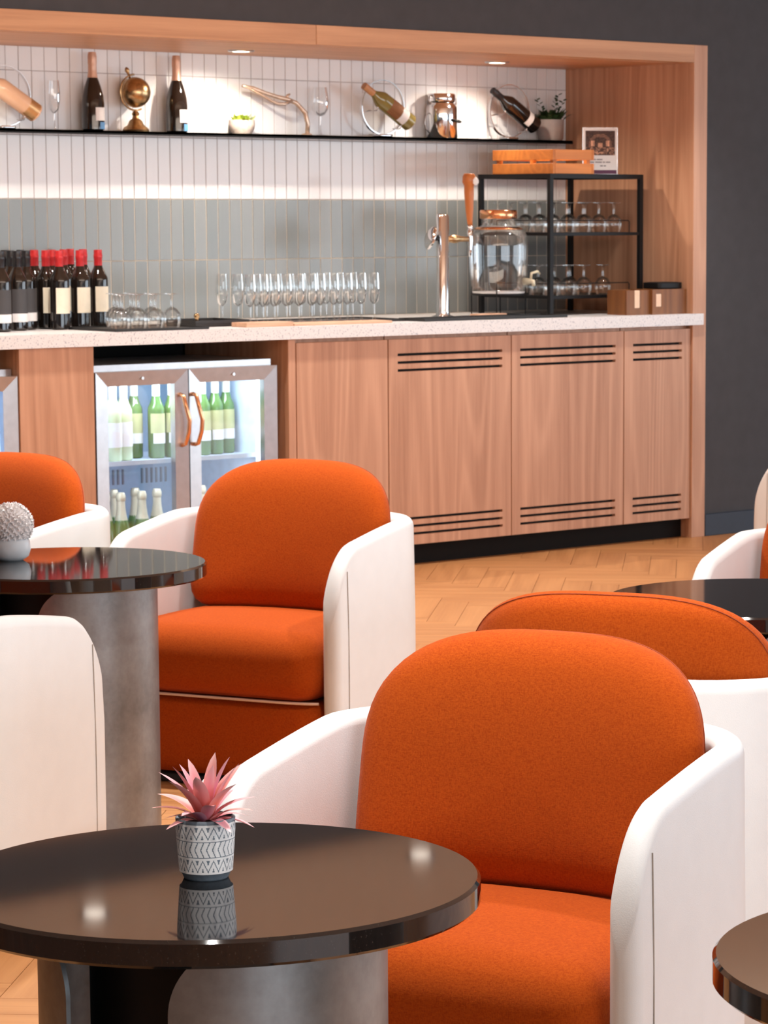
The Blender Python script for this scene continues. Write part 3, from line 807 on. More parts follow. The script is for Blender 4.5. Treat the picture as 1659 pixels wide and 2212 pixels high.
# little lime plant
def tuft(bm, n, r, h, lean, wid, seed, z=0.0, curl=0.3):
    rnd = random.Random(seed)
    for i in range(n):
        a = rnd.uniform(0, 2 * PI); l = rnd.uniform(.5, 1) * h; ln = rnd.uniform(.1, 1) * lean
        b0 = Vector((math.cos(a), math.sin(a), 0)) * rnd.uniform(0, r); d = Vector((math.cos(a), math.sin(a), 0)); s = Vector((-math.sin(a), math.cos(a), 0))
        w_ = wid * rnd.uniform(.7, 1.2)
        p0 = b0 + Vector((0, 0, z)); p1 = p0 + d * ln * .45 + Vector((0, 0, l * .6)); p2 = p0 + d * ln + Vector((0, 0, l * (1 - curl * rnd.random())))
        v = [bm.verts.new(q) for q in (p0 - s * w_ * .3, p0 + s * w_ * .3, p1 + s * w_, p2, p1 - s * w_)]
        bm.faces.new((v[0], v[1], v[2], v[4])); bm.faces.new((v[4], v[2], v[3]))
    return bm
t = empty('potted_plant', (-2.004 + DX, YS, ZS), 0, 'small lime green plant in a pale stone pot under the left downlight', 'plant')
obj('pot', lathe(B(), [(0, 0), (0.040, 0), (0.052, 0.022), (0.055, 0.040), (0.053, 0.058), (0.049, 0.058), (0.049, 0.046), (0, 0.045)], 28), M['pebblepot'], t, True, angle=40)
obj('foliage', tuft(B(), 110, 0.046, 0.042, 0.030, 0.007, 3, 0.046), M['limeleaf'], t, kind='stuff')
t = empty('potted_plant', (-0.262 + DX, YS - .005, ZS), 0, 'bushy dark green plant in a grey pot at the right end of the shelf', 'plant')
obj('pot', lathe(B(), [(0, 0), (0.050, 0), (0.058, 0.01), (0.060, 0.095), (0.056, 0.095), (0.055, 0.080), (0, 0.079)], 28), M['glasspot'], t, True, angle=40)
bm = tuft(B(), 150, 0.045, 0.075, 0.085, 0.011, 5, 0.078, 0.6)
for (dx, dy, hh) in ((0.045, 0.0, 0.125), (-0.085, 0.0, 0.10), (0.02, -.02, 0.105), (0.07, -.01, 0.10)):
    rnd = random.Random(int(hh * 1000))
    for i in range(9):
        f = 0.3 + 0.7 * i / 8
        p = Vector((dx * f, dy * f, 0.08 + hh * f)); a = rnd.uniform(0, 6.28); d = Vector((math.cos(a), math.sin(a) * .6, .5)) * 0.026; s = Vector((-math.sin(a), math.cos(a), 0)) * 0.009
        v = [bm.verts.new(q) for q in (p, p + d * .5 + s, p + d, p + d * .5 - s)]; bm.faces.new(v)
obj('foliage', bm, M['leafgreen'], t, kind='stuff')

# branch sculpture
t = empty('branch_sculpture', (-1.663 + DX, YS, ZS), 0, 'pale polished branch sculpture arching between lime plant and wine glass', 'sculpture')
def P(x, z, y=0): return (x, y, z)
main = [P(0.003, 0.0), P(0.006, 0.05), P(-0.008, 0.095), P(-0.055, 0.135), P(-0.105, 0.150), P(-0.155, 0.158), P(-0.215, 0.172), P(-0.280, 0.190), P(-0.335, 0.200)]
obj('branch', tube(B(), main, [0.010, 0.010, 0.011, 0.010, 0.011, 0.009, 0.009, 0.010, 0.006], 8), M['antler'], t, True)
obj('twig', tube(B(), [P(-0.085, 0.142, -.01), P(-0.13, 0.128, -.018), P(-0.17, 0.128, -.02), P(-0.205, 0.142, -.018), P(-0.25, 0.165, -.012), P(-0.30, 0.187, -.004)], [0.006, 0.007, 0.006, 0.006, 0.005, 0.005], 8), M['antler'], t, True)
obj('twig', tube(B(), [P(-0.105, 0.150), P(-0.100, 0.165), P(-0.088, 0.172)], [0.008, 0.007, 0.004], 8), M['antler'], t, True)
obj('foot', lathe(B(), [(0, 0), (0.024, 0), (0.022, 0.006), (0.008, 0.010), (0, 0.010)], 20), M['antler'], t, True)

# steel churn
t = empty('milk_churn', (-0.911 + DX, YS, ZS), 0, 'polished steel churn with clamped lid between the two ring holders', 'churn')
obj('body', lathe(B(), [(0, 0), (0.067, 0), (0.070, 0.004), (0.070, 0.128), (0.068, 0.140), (0.056, 0.152), (0.054, 0.165)], 36), M['chrome'], t, True, angle=40)
obj('lid', lathe(B(), [(0.060, 0.160), (0.062, 0.166), (0.062, 0.190), (0.058, 0.195), (0, 0.197)], 36), M['chrome'], t, True, angle=40)
bm = B()
for s in (-1, 1):
    tube(bm, [(s * .064, -.01, 0.185), (s * .076, -.012, 0.178), (s * .078, -.012, 0.160), (s * .071, -.01, 0.148)], 0.005, 6)
obj('clamp', bm, M['steel'], t, True)
obj('handle', tube(B(), [(0.0, -.070, 0.080), (0.008, -.086, 0.076), (0.025, -.088, 0.070), (0.045, -.078, 0.072), (0.055, -.050, 0.078)], 0.005, 8), M['black'], t, True)['label'] = 'black curved side handle'
obj('side_loop', tube(B(), [(-.070, 0, 0.110), (-.088, 0, 0.098), (-.096, 0, 0.070), (-.090, 0, 0.040), (-.070, 0, 0.022)], 0.0025, 6), M['steel'], t, True)

# ================================================================== ON THE COUNTER
def tray(name, x0, x1, y0, y1, h, label, mat, rim=0.006, cat='tray'):
    t = empty(name, ((x0 + x1) / 2, (y0 + y1) / 2, ZB), 0, label, cat)
    hx, hy = (x1 - x0) / 2, (y1 - y0) / 2
    obj('base', box(B(), -hx, hx, -hy, hy, 0, h * .5, .001), mat, t)
    if rim:
        bm = B()
        for a in ((-hx, hx, -hy, -hy + rim), (-hx, hx, hy - rim, hy), (-hx, -hx + rim, -hy + rim, hy - rim), (hx - rim, hx, -hy + rim, hy - rim)):
            box(bm, *a, h * .5, h)
        obj('rim', bm, mat, t)
    return t
tray('bar_mat', -3.15, -2.72, -0.015, 0.325, 0.010, 'flat black bar mat under the upside down glasses', M['blackmat'], 0.005, 'mat')
t = tray('black_tray', -2.66, -2.40, 0.16, 0.40, 0.026, 'shallow black tray with a gold knob between glasses and flutes', M['blackmat'], 0.006)
o = obj('knob', lathe(B(), [(0, 0), (0.007, 0), (0.007, 0.008), (0.011, 0.012), (0.012, 0.020), (0.008, 0.027), (0, 0.028)], 16), M['brass'], t, True); o.location = (-0.118, -0.112, 0.0265); o['label'] = 'gold knob'
tray('bar_mat', -2.375, -1.60, 0.15, 0.47, 0.010, 'flat black bar mat under the standing flutes', M['blackmat'], 0.005, 'mat')
def board(x0, x1, y0, y1, h, lb):
    return setp(obj('serving_board', box(B(), x0, x1, y0, y1, ZB, ZB + h, .0015), M['palewood']), lb, 'board', 'pale boards before the flutes')
board(-2.52, -2.29, 0.015, 0.115, 0.018, 'thick pale wooden board in front of the left flutes')
board(-2.28, -1.78, 0.020, 0.135, 0.010, 'long thin pale wooden board in front of the right flutes')

fpos = [(-2.335, .43), (-2.300, .37), (-2.328, .25), (-2.275, .235), (-2.222, .23), (-2.165, .225), (-2.105, .22), (-2.041, .22), (-1.965, .26), (-1.903, .25), (-1.832, .25), (-1.759, .25), (-1.691, .25)]
fpos2 = [(-2.245, .32), (-2.190, .325), (-2.132, .33), (-2.070, .33), (-2.010, .33), (-1.930, .35), (-1.865, .35), (-1.795, .35), (-1.725, .35)]
for i, (x, y) in enumerate(fpos + fpos2):
    o = dup(fp, (x, y, ZB + .005), 0, 'empty upright flute standing in the block of flutes on the counter', 'upright flutes on the counter')
ORD = ['leftmost', 'second from the left', 'third from the left', 'fourth from the left', 'fifth from the left', 'sixth from the left', 'seventh from the left', 'eighth from the left', 'ninth from the left', 'tenth from the left', 'eleventh from the left', 'second from the right', 'rightmost']
fl_all = [q for q in COL.objects if q.name.startswith('champagne_flute') and q.get('group') == 'upright flutes on the counter']
for q, od in zip(fl_all[:13], ORD): q['label'] = 'empty upright flute, %s in the front row on the bar mat' % od
for q in fl_all[13:]: q['label'] = 'empty upright flute in the back row half hidden by the front row'
cpz = None
wl = 'small stemmed glass standing upside down on the black mat beside the wine bottles'
wpos = [(-3.045, .10), (-2.968, .10), (-2.891, .10), (-2.814, .10), (-3.005, .185), (-2.928, .185), (-2.851, .185), (-2.965, .27), (-2.888, .27)]
cpz = glass(COPA, (wpos[0][0], wpos[0][1], ZB + .005), wl, 'upside down glasses beside the wine bottles', 'stemmed_glass')
for x, y in wpos[1:]: dup(cpz, (x, y, ZB + .005), 0)
gl_all = [q for q in COL.objects if q.get('group') == 'upside down glasses beside the wine bottles']
for q, od in zip(gl_all[:4], ['leftmost', 'second from the left', 'second from the right', 'rightmost']): q['label'] = 'upside down glass on the black mat, %s of its front row' % od

# black rack with two shelves of glasses
RX0, RX1, RY0, RY1 = -0.73, -0.168, 0.22, 0.70; RZ1 = 1.618
t = empty('glass_rack', (RX0, RY0, ZB), 0, 'black open metal rack with two shelves of upside down glasses', 'rack')
LX, LY, LZ = RX1 - RX0, RY1 - RY0, RZ1 - ZB
q = 0.020
for px, py in ((0, 0), (LX - q, 0), (0, LY - q), (LX - q, LY - q)):
    obj('post', box(B(), px, px + q, py, py + q, 0, LZ - q), M['black'], t)
bm = B(); box(bm, 0, LX, 0, q, LZ - q, LZ); box(bm, 0, LX, LY - q, LY, LZ - q, LZ); box(bm, 0, q, q, LY - q, LZ - q, LZ); box(bm, LX - q, LX, q, LY - q, LZ - q, LZ)
obj('top_frame', bm, M['black'], t)
obj('top_panel', box(B(), q, LX - q, q, LY - q, LZ - .006, LZ - .001), M['black'], t)
for z, nm in ((0.360, 0), (0.085, 0)):
    s_ = obj('shelf', box(B(), q, LX - q, 0.004, LY - .004, z - .014, z), M['black'], t)
    bm = B()
    tube(bm, [(q + .0, 0.012, z + .052), (LX - q - .06, 0.012, z + .052), (LX - q - .055, 0.012, z + .047), (LX - q - .055, 0.012, z)], 0.0022, 6)
    tube(bm, [(q * .5, q, z + .052), (q * .5, LY - q - .1, z + .052), (q * .5, LY - q - .095, z + .047), (q * .5, LY - q - .095, z)], 0.0022, 6)
    obj('guard_rail', bm, M['black'], s_)
gl_u = 'small stemmed glass upside down on the upper shelf of the black rack'
gl_l = 'small stemmed glass upside down on the lower shelf of the black rack'
for x, y in [(-.655, .29), (-.565, .29), (-.47, .29), (-.375, .29), (-.283, .29), (-.655, .38), (-.565, .38), (-.47, .38), (-.375, .38), (-.655, .47), (-.565, .47), (-.655, .56), (-.565, .56), (-.66, .645)]:
    q_ = dup(cpz, (x, y, ZB + .360), 0, gl_u, 'glasses on the upper rack shelf')
    if y == .29: q_['label'] = 'upside down glass on the upper rack shelf, %s of its front row' % {-.655: 'leftmost', -.565: 'second from left', -.47: 'middle one', -.375: 'second from right', -.283: 'rightmost'}[x]
for x, y in [(-.655, .29), (-.560, .29), (-.465, .29), (-.350, .29), (-.655, .38), (-.560, .38), (-.465, .38), (-.655, .47)]:
    q_ = dup(cpz, (x, y, ZB + .085), 0, gl_l, 'glasses on the lower rack shelf')
    if y == .29: q_['label'] = 'upside down glass on the lower rack shelf, %s of its front row' % {-.655: 'leftmost', -.560: 'second from left', -.465: 'second from right', -.350: 'rightmost'}[x]

# crate on the rack
t = empty('wooden_crate', (-0.700, 0.235, RZ1), 0, 'orange slatted wooden crate lying on top of the black rack', 'crate')
cw, cd, chh = 0.245, 0.40, 0.105
for z0, z1 in ((0, 0.045), (0.060, chh)):
    obj('slat', box(B(), 0.0, 0.012, 0, cd, z0, z1, .001), M['crate'], t); obj('slat', box(B(), cw - .012, cw, 0, cd, z0, z1, .001), M['crate'], t)
    obj('slat', box(B(), 0.013, cw - .013, 0, .012, z0, z1, .001), M['crate'], t); obj('slat', box(B(), 0.013, cw - .013, cd - .012, cd, z0, z1, .001), M['crate'], t)
for px, py in ((.013, .013), (cw - .033, .013), (.013, cd - .033), (cw - .033, cd - .033)):
    obj('corner_post', box(B(), px, px + .02, py, py + .02, 0, chh - .002), M['crate'], t)
obj('bottom', box(B(), .034, cw - .034, .013, cd - .013, 0.001, 0.008), M['crate'], t)

# sign in a clear stand
t = empty('sign_stand', (-0.325, 0.335, RZ1), R(-30), 'clear upright stand with printed white card on the black rack', 'sign')
sw, shh = 0.155, 0.205
obj('stand', box(B(), -sw / 2 - .003, sw / 2 + .003, 0.0025, 0.0045, 0.0, shh + .002), M['acrylic'], t)
obj('stand_foot', box(B(), -sw / 2, sw / 2, -.03, .03, 0.0, 0.002), M['acrylic'], t)
cd_ = obj('card', box(B(), -sw / 2, sw / 2, 0.0, 0.002, 0.0025, shh), M['labelwhite'], t)
bm = B(); cl = bm.loops.layers.float_color.new('print')
nx, nz = 26, 22; rnd = random.Random(4)
x0, x1, z0, z1 = -sw / 2 + .010, sw / 2 - .010, 0.085, shh - .012
grid = [[bm.verts.new((x0 + (x1 - x0) * i / nx, -0.0002, z0 + (z1 - z0) * j / nz)) for i in range(nx + 1)] for j in range(nz + 1)]
for j in range(nz):
    for i in range(nx):
        f = bm.faces.new((grid[j][i], grid[j][i + 1], grid[j + 1][i + 1], grid[j + 1][i]))
        u, v = (i + .5) / nx - .5, (j + .5) / nz
        arch = 1.0 if abs(math.hypot(u * 1.1, v - .45) - .36) < .06 else 0
        lamp = 1.0 if (abs(abs(u) - .24) < .06 and .35 < v < .6) or (abs(u) < .08 and .3 < v < .5) else 0
        table = 1.0 if v < .3 and rnd.random() < .35 else 0
        k_ = .25 + .35 * arch + .9 * lamp + .6 * table + rnd.uniform(-.12, .12)
        c = (min(1, .02 + .30 * k_ * k_ + .10 * k_), min(1, .006 + .17 * k_ * k_ + .04 * k_), min(1, .003 + .11 * k_ * k_ + .025 * k_), 1)
        for lp_ in f.loops: lp_[cl] = c
obj('printed_photo', bm, M['print'], cd_)
bm = B()
for zz, segs in ((0.064, [(-.060, -.045), (-.040, -.020), (-.016, .010)]), (0.052, [(-.060, -.028), (-.023, .008), (.012, .022), (.026, .046)]), (0.036, [(.0, .012), (.016, .026)])):
    for a, b_ in segs: box(bm, a, b_, -0.0006, -0.0001, zz, zz + .0045)
obj('printed_text', bm, M['ink'], cd_)
obj('purple_band', box(B(), -sw / 2 + .003, sw / 2 - .003, -0.0006, -0.0001, 0.003, 0.020), M['purple'], cd_)

# drink dispenser on its own low stand
t = empty('drink_dispenser', (-0.872, 0.40, ZB), 0, 'glass drink dispenser with copper lid and tap left of the black rack', 'dispenser')
bm = B()
n = 24
for z in (0.092, 0.0025):
    tube(bm, [(0.118 * math.cos(2 * PI * i / n), 0.118 * math.sin(2 * PI * i / n), z) for i in range(n)], 0.003 if z < .05 else 0.004, 6, True)
for i in range(4):
    a = PI / 4 + i * PI / 2; tube(bm, [(0.118 * math.cos(a), 0.118 * math.sin(a), 0.0), (0.118 * math.cos(a), 0.118 * math.sin(a), 0.125)], 0.003, 6)
tube(bm, [(-.118, 0, .092), (.118, 0, .092)], 0.003, 6); tube(bm, [(0, -.118, .092), (0, .118, .092)], 0.003, 6)
obj('stand', bm, M['black'], t, True)
obj('jar', lathe(B(), [(0, 0.098), (0.100, 0.098), (0.118, 0.106), (0.122, 0.125), (0.128, 0.20), (0.131, 0.30), (0.128, 0.345), (0.112, 0.370), (0.085, 0.385), (0.074, 0.392), (0.074, 0.425)], 40), M['jarglass'], t, True)
obj('base_ring', lathe(B(), [(0, 0.0965), (0.112, 0.0965), (0.116, 0.104), (0.0, 0.106)], 32), M['petalwhite'], t, True)['label'] = 'pale thick glass bottom'
obj('lid', lathe(B(), [(0.080, 0.420), (0.082, 0.424), (0.082, 0.452), (0.078, 0.458), (0, 0.459)], 36), M['copper'], t, True, angle=40)
obj('neck_band', lathe(B(), [(0.094, 0.384), (0.106, 0.378), (0.107, 0.372), (0.094, 0.380)], 36), M['copper'], t, True)
bm = B()
tube(bm, [(0.055, -0.105, 0.150), (0.064, -0.132, 0.150), (0.068, -.150, 0.148), (0.069, -.155, 0.130)], [0.016, 0.013, 0.012, 0.008], 10)
tube(bm, [(0.064, -.140, 0.155), (0.066, -.143, 0.185), (0.098, -.146, 0.192), (0.112, -.146, 0.182)], [0.006, 0.006, 0.006, 0.004], 8)
obj('tap', bm, M['champgold'], t, True)

# beer tap tower on a drip tray
tray('drip_tray', -1.60, -0.80, 0.03, 0.20, 0.012, 'long black drip tray in front of the tap tower', M['blackmat'], 0.008)
t = empty('beer_tap', (-1.275, 0.30, ZB), 0, 'chrome beer tap tower with tall orange wooden handle', 'beer tap')
obj('column', lathe(B(), [(0, 0), (0.050, 0), (0.050, 0.008), (0.030, 0.014), (0.027, 0.03), (0.027, 0.432), (0.022, 0.440), (0, 0.441)], 32), M['chrome'], t, True, angle=40)
o = obj('badge', lathe(B(), [(0, 0.018), (0.03, 0.016), (0.048, 0.006), (0.052, 0), (0.045, -.004), (0, -.004)], 32), M['chrome'], t, True); o.matrix_local = Matrix.Translation((-0.072, -0.010, 0.340)) @ Matrix.Rotation(R(-18), 4, 'Z') @ Matrix.Rotation(R(-72), 4, 'Y')
o['label'] = 'round domed badge'
obj('badge_arm', tube(B(), [(-0.02, 0, 0.34), (-0.070, -0.008, 0.340)], 0.012, 10), M['black'], t, True)
obj('shank', tube(B(), [(0.02, 0, 0.335), (0.05, 0, 0.335), (0.065, 0, 0.335), (0.10, 0, 0.335), (0.150, 0, 0.333)], [0.010, 0.016, 0.019, 0.012, 0.011], 12), M['brass'], t, True)
obj('spout', tube(B(), [(0.150, -.004, 0.372), (0.150, -.004, 0.345), (0.151, -.006, 0.325), (0.146, -.010, 0.29), (0.144, -.012, 0.262)], [0.012, 0.013, 0.012, 0.008, 0.005], 12), M['chrome'], t, True)
obj('handle', tube(B(), [(0.151, -.004, 0.392), (0.150, -.004, 0.41), (0.148, -.004, 0.46), (0.146, -.004, 0.53), (0.146, -.004, 0.56), (0.147, -.004, 0.575), (0.147, -.004, 0.60), (0.147, -.004, 0.612)], [0.011, 0.012, 0.017, 0.021, 0.021, 0.030, 0.028, 0.021], 14), M['handlewood'], t, True)['label'] = 'tall tapered orange wooden handle'
obj('ferrule', tube(B(), [(0.150, -.004, 0.368), (0.150, -.004, 0.380), (0.151, -.004, 0.394)], [0.010, 0.013, 0.012], 12), M['chrome'], t, True)
o = obj('handle_badge', lathe(B(), [(0, 0.006), (0.015, 0.004), (0.018, 0)], 16), M['petalwhite'], t, True); o.matrix_local = Matrix.Translation((0.160, -.030, 0.580)) @ Matrix.Rotation(R(80), 4, 'X')
setp(obj('wooden_block', box(B(), -1.150, -0.985, 0.215, 0.27, ZB, ZB + .017, .002), M['palewood']), 'small pale wooden block beside the foot of the beer tap', 'block')

# boxes at the right end
def slot_box(x0, x1, y0, y1, h, sx, sz0, sz1, lb):
    t = empty('wooden_box', ((x0 + x1) / 2, y0, ZB), 0, lb, 'box', 'brown wooden boxes at the counter end')
    hx = (x1 - x0) / 2
    obj('front', panel_slots(B(), -hx, hx, 0, h, 0, 0.010, [(sx - .017, sx + .017, sz0, sz1)]), M['box'], t)
    bm = B(); box(bm, -hx, -hx + .010, .0105, y1 - y0, 0, h); box(bm, hx - .010, hx, .0105, y1 - y0, 0, h); box(bm, -hx + .0105, hx - .0105, y1 - y0 - .01, y1 - y0, 0, h); box(bm, -hx + .0105, hx - .0105, .0105, y1 - y0 - .0105, 0, .008)
    obj('body', bm, M['box'], t)
    obj('card', box(B(), sx - .0165, sx + .0165, 0.0006, 0.0095, sz0 + .0005, min(sz1, h) - .0005, .003, 2), M['card'], t)['label'] = 'peach coloured card showing through the slot'
    return t
slot_box(-0.445, -0.305, 0.035, 0.16, 0.108, -0.005, 0.028, 0.1081, 'brown wooden box with open topped slot at the counter end')
slot_box(-0.302, -0.092, 0.020, 0.16, 0.110, -0.066, 0.032, 0.092, 'brown wooden box with closed slot touching the right end post')
setp(obj('card_reader', rbox(B(), (-0.178, 0.085, ZB + .1255), (0.145, 0.100, 0.030), 0.004, 4), M['black'], None, True), 'flat black device lying on the right brown box', 'device')

# ================================================================== LOUNGE TABLES
def table(loc, rz, label):
    t = empty('round_table', (*loc, 0), rz, label, 'table', 'black topped round lounge tables')
    RT = 0.326
    obj('tabletop', lathe(B(), [(0, 0.617), (RT - .004, 0.617), (RT, 0.621), (RT, 0.646), (RT - .004, 0.650), (0, 0.650)], 96), M['top'], t, True, angle=30)
    rp = 0.212
    # two curved metal sheets whose upper corners round off towards the gap
    def sheet(a0, a1):
        bm = B(); n = 56; th = 0.006
        cols = []
        for i in range(n + 1):
            f = i / n; f = 0.5 - 0.5 * math.cos(PI * f)
            a = a0 + (a1 - a0) * f
            e = min(a - a0, a1 - a) * rp   # distance from the side edge along the arc
            rc = 0.085
            top = 0.616 if e >= rc else 0.616 - rc * (1 - math.sqrt(max(0, 1 - (1 - e / rc) ** 2)))
            cols.append([bm.verts.new((r_ * math.cos(a), r_ * math.sin(a), z)) for r_, z in ((rp, 0.012), (rp, top), (rp - th, top), (rp - th, 0.012))])
        for A, Bq in zip(cols, cols[1:]):
            for q in range(4): bm.faces.new((A[q], Bq[q], Bq[(q + 1) % 4], A[(q + 1) % 4]))
        bm.faces.new(cols[0]); bm.faces.new(cols[-1][::-1])
        bmesh.ops.recalc_face_normals(bm, faces=bm.faces[:])
        return bm
    g = R(20)   # half gap
    for k_ in range(2):
        obj('pedestal_sheet', sheet(-PI / 2 + g + k_ * PI, PI / 2 - g + k_ * PI), M['pedestal'], t, True, angle=40)
    obj('core', lathe(B(), [(0.150, 0.012), (0.150, 0.616)], 40), M['black'], t, True)
    obj('base_plate', lathe(B(), [(0, 0), (0.216, 0), (0.216, 0.010), (0.212, 0.0118), (0, 0.0118)], 64), M['black'], t, True, angle=40)
    return t
RZ_T = R(-42.2 - 28)
t1 = table((-7.424, -6.555), RZ_T, 'nearest round black table carrying the pink plant')
t2 = dup(t1, (-5.753, -3.656, 0), RZ_T, 'round black table at the left carrying the white flower ball')
t3 = dup(t1, (-5.012, -5.165, 0), RZ_T, 'round black table behind the turned orange chair at the right')
t4 = dup(t1, (-7.01, -7.457, 0), RZ_T, 'round black table cut off at the lower right corner')

# ================================================================== TUB CHAIRS
def chair(loc, rz, label):
    t = empty('tub_chair', (*loc, 0), rz, label, 'chair', 'cream and orange tub chairs')
    hw, yf, yb, rc, th = 0.355, -0.240, 0.322, 0.22, 0.046
    # plan path of the outer face, from right front round the back to left front
    path = []
    n = 30
    for i in range(n): 
        f = i / n; path.append((hw, yf + (yb - rc - yf) * (1 - math.cos(f * PI / 2)), 1, 0))
    for i in range(14):
        a = PI / 2 * i / 13; path.append((hw - rc + rc * math.cos(a), yb - rc + rc * math.sin(a), math.cos(a), math.sin(a)))
    m_ = 8
    right = path[:]
    mid = [((hw - rc) * (1 - 2 * i / m_), yb, 0, 1) for i in range(1, m_)]
    left = [(-x, y, -nx, ny) for x, y, nx, ny in right[::-1]]
    pts = right + mid + left
    def height(x, y):
        e = y - (yf - th / 2)
        h = 0.664 if y > 0.12 else 0.664 - 0.050 * ((0.12 - y) / 0.360) ** 1.2
        a, b_ = 0.125, 0.20
        if e < a: h -= b_ * (1 - math.sqrt(max(0.0, 1 - (1 - e / a) ** 2)))
        return h
    bm = B(); cols = []
    def column(px, py, nx, ny, half_scale, h):
        # closed section: outer foot, outer rise, rounded top, inner drop
        c = Vector((px - nx * th / 2, py - ny * th / 2)); nn = Vector((nx, ny)); r_ = th / 2 * half_scale
        ring = []
        zs = [0.028, 0.20, 0.40]
        for z in zs:
            bulge = 0.004 * math.sin(PI * min(1, z / .6))
            ring.append((c + nn * (r_ + bulge), z))
        ring.append((c + nn * r_, h - r_))
        for k_ in range(1, 8):
            a = PI * k_ / 8; ring.append((c + nn * r_ * math.cos(a), h - r_ + r_ * math.sin(a)))
        ring.append((c - nn * r_, h - r_))
        for z in zs[::-1]: ring.append((c - nn * r_, z))
        return [bm.verts.new((p.x, p.y, min(z, h - r_) if i < 4 or i > 10 else z)) for i, (p, z) in enumerate(ring)]
    for k_ in range(12, 0, -1):
        a = PI / 2 * k_ / 12.4; yy = yf - th / 2 * math.sin(a); cols.append(column(hw, yy, 1, 0, math.cos(a), height(hw, yy)))
    for x, y, nx, ny in pts: cols.append(column(x, y, nx, ny, 1.0, height(x, y)))
    for k_ in range(1, 13):
        a = PI / 2 * k_ / 12.4; yy = yf - th / 2 * math.sin(a); cols.append(column(-hw, yy, -1, 0, math.cos(a), height(hw, yy)))
    for A, Bq in zip(cols, cols[1:]):
        for q in range(len(A)): bm.faces.new((A[q], A[(q + 1) % len(A)], Bq[(q + 1) % len(A)], Bq[q]))
    bm.faces.new(cols[0]); bm.faces.new(cols[-1])
    bmesh.ops.recalc_face_normals(bm, faces=bm.faces[:])
    sh = obj('shell', bm, M['leather'], t, True); sh['label'] = 'cream leather wrap-around shell'
    # seams on the shell: along each arm front and two down the back
    for s in (-1, 1):
        pl = []
        for i in range(16):
            y = yf + 0.034; z = 0.03 + (height(hw, y) - th / 2 - 0.03) * i / 15
            pl.append((s * (hw + 0.0042 * math.sin(PI * min(1, z / .6)) + 0.0003), y, z))
        obj('seam', tube(B(), pl, 0.0011, 5), M['seam'], sh)
        obj('seam', tube(B(), [(s * 0.115, yb + 0.0042 * math.sin(PI * min(1, z / .6)) + .0003, z) for z in [0.03 + 0.60 * i / 12 for i in range(13)]], 0.0011, 5), M['seam'], sh)
    # backrest: rounded slab, curved in plan, leaning back a little
    bm = B(); N = 96; rings = 9
    bw, z0, z1 = 0.289, 0.40, 0.800
    cz_ = 0.585
    def outline(th_):
        cx, sx = math.cos(th_), math.sin(th_)
        if sx >= 0: e1, hh = 3.0, z1 - cz_
        else: e1, hh = 7.0, cz_ - z0
        k_ = (abs(cx / bw) ** e1 + abs(sx / hh) ** e1) ** (-1 / e1)
        return cx * k_, sx * k_
    def surf(u, w_, side, rho):
        T = 0.062 * (1 - rho ** 5) ** 0.5 if rho < 1 else 0
        lean = 0.075 * (w_ + cz_ - 0.40) / 0.385
        curve = 0.060 * (abs(u) / bw) ** 2.2
        y = 0.155 + lean - curve - (0.012 * (1 - rho ** 2) if side < 0 else 0)
        return Vector((u, y + side * T, cz_ + w_))
    def sheet(side):
        rows_ = []
        for j in range(1, rings + 1):
            rho = math.sin(PI / 2 * j / rings) if j < rings else 1.0
            rows_.append((rho, [surf(outline(2 * PI * i / N)[0] * rho, outline(2 * PI * i / N)[1] * rho, side, rho) for i in range(N)]))
        return rows_
    fr, bk = sheet(-1), sheet(1)
    vf = [[bm.verts.new(p) for p in row] for _, row in fr]
    vb = [[bm.verts.new(p) for p in row] for _, row in bk[:-1]] + [vf[-1]]
    c1 = bm.verts.new(surf(0, 0, -1, 0)); c2 = bm.verts.new(surf(0, 0, 1, 0))
    for V, c in ((vf, c1), (vb, c2)):
        for i in range(N):
            bm.faces.new((c, V[0][i], V[0][(i + 1) % N]))
            for a in range(rings - 1): bm.faces.new((V[a][i], V[a + 1][i], V[a + 1][(i + 1) % N], V[a][(i + 1) % N]))
    bmesh.ops.recalc_face_normals(bm, faces=bm.faces[:])
    br = obj('backrest', bm, M['fabric'], t, True); br['label'] = 'orange upholstered rounded backrest'
    rho = 0.985
    pl = [surf(outline(a)[0] * rho, outline(a)[1] * rho, 1, rho) + Vector((0, 0.001, 0)) for a in [R(-2 + 184 * i / 60) for i in range(61)]]
    obj('seam', tube(B(), pl, 0.0012, 5), M['seamo'], br)
    # seat and the upholstered front below it
    o = obj('seat', rbox(B(), (0, -0.060, 0.320), (0.604, 0.480, 0.172), (0.055, 0.075, 0.070), 14, 0.020), M['fabric'], t, True); o['label'] = 'plump orange seat cushion'
    obj('base', rbox(B(), (0, -0.040, 0.131), (0.596, 0.450, 0.202), (0.03, 0.03, 0.012), 6), M['fabric'], t, True)
    pp_ = []
    for i in range(41):
        f = i / 40; u = -0.296 + 0.592 * f
        pp_.append((u, -0.270 + (0.020 * (abs(u) / 0.296) ** 8), 0.234))
    obj('piping', tube(B(), pp_, 0.0038, 6), M['piping'], t, True)['label'] = 'cream piping under the seat'
    obj('plinth', rbox(B(), (0, 0.01, 0.014), (0.56, 0.52, 0.028), (0.06, 0.06, 0.004), 6), M['plinth'], t, True)
    return t
chA = chair((-6.607, -6.128), R(-42.2 - 25.2), 'nearest tub chair with orange back, right of the pink plant')
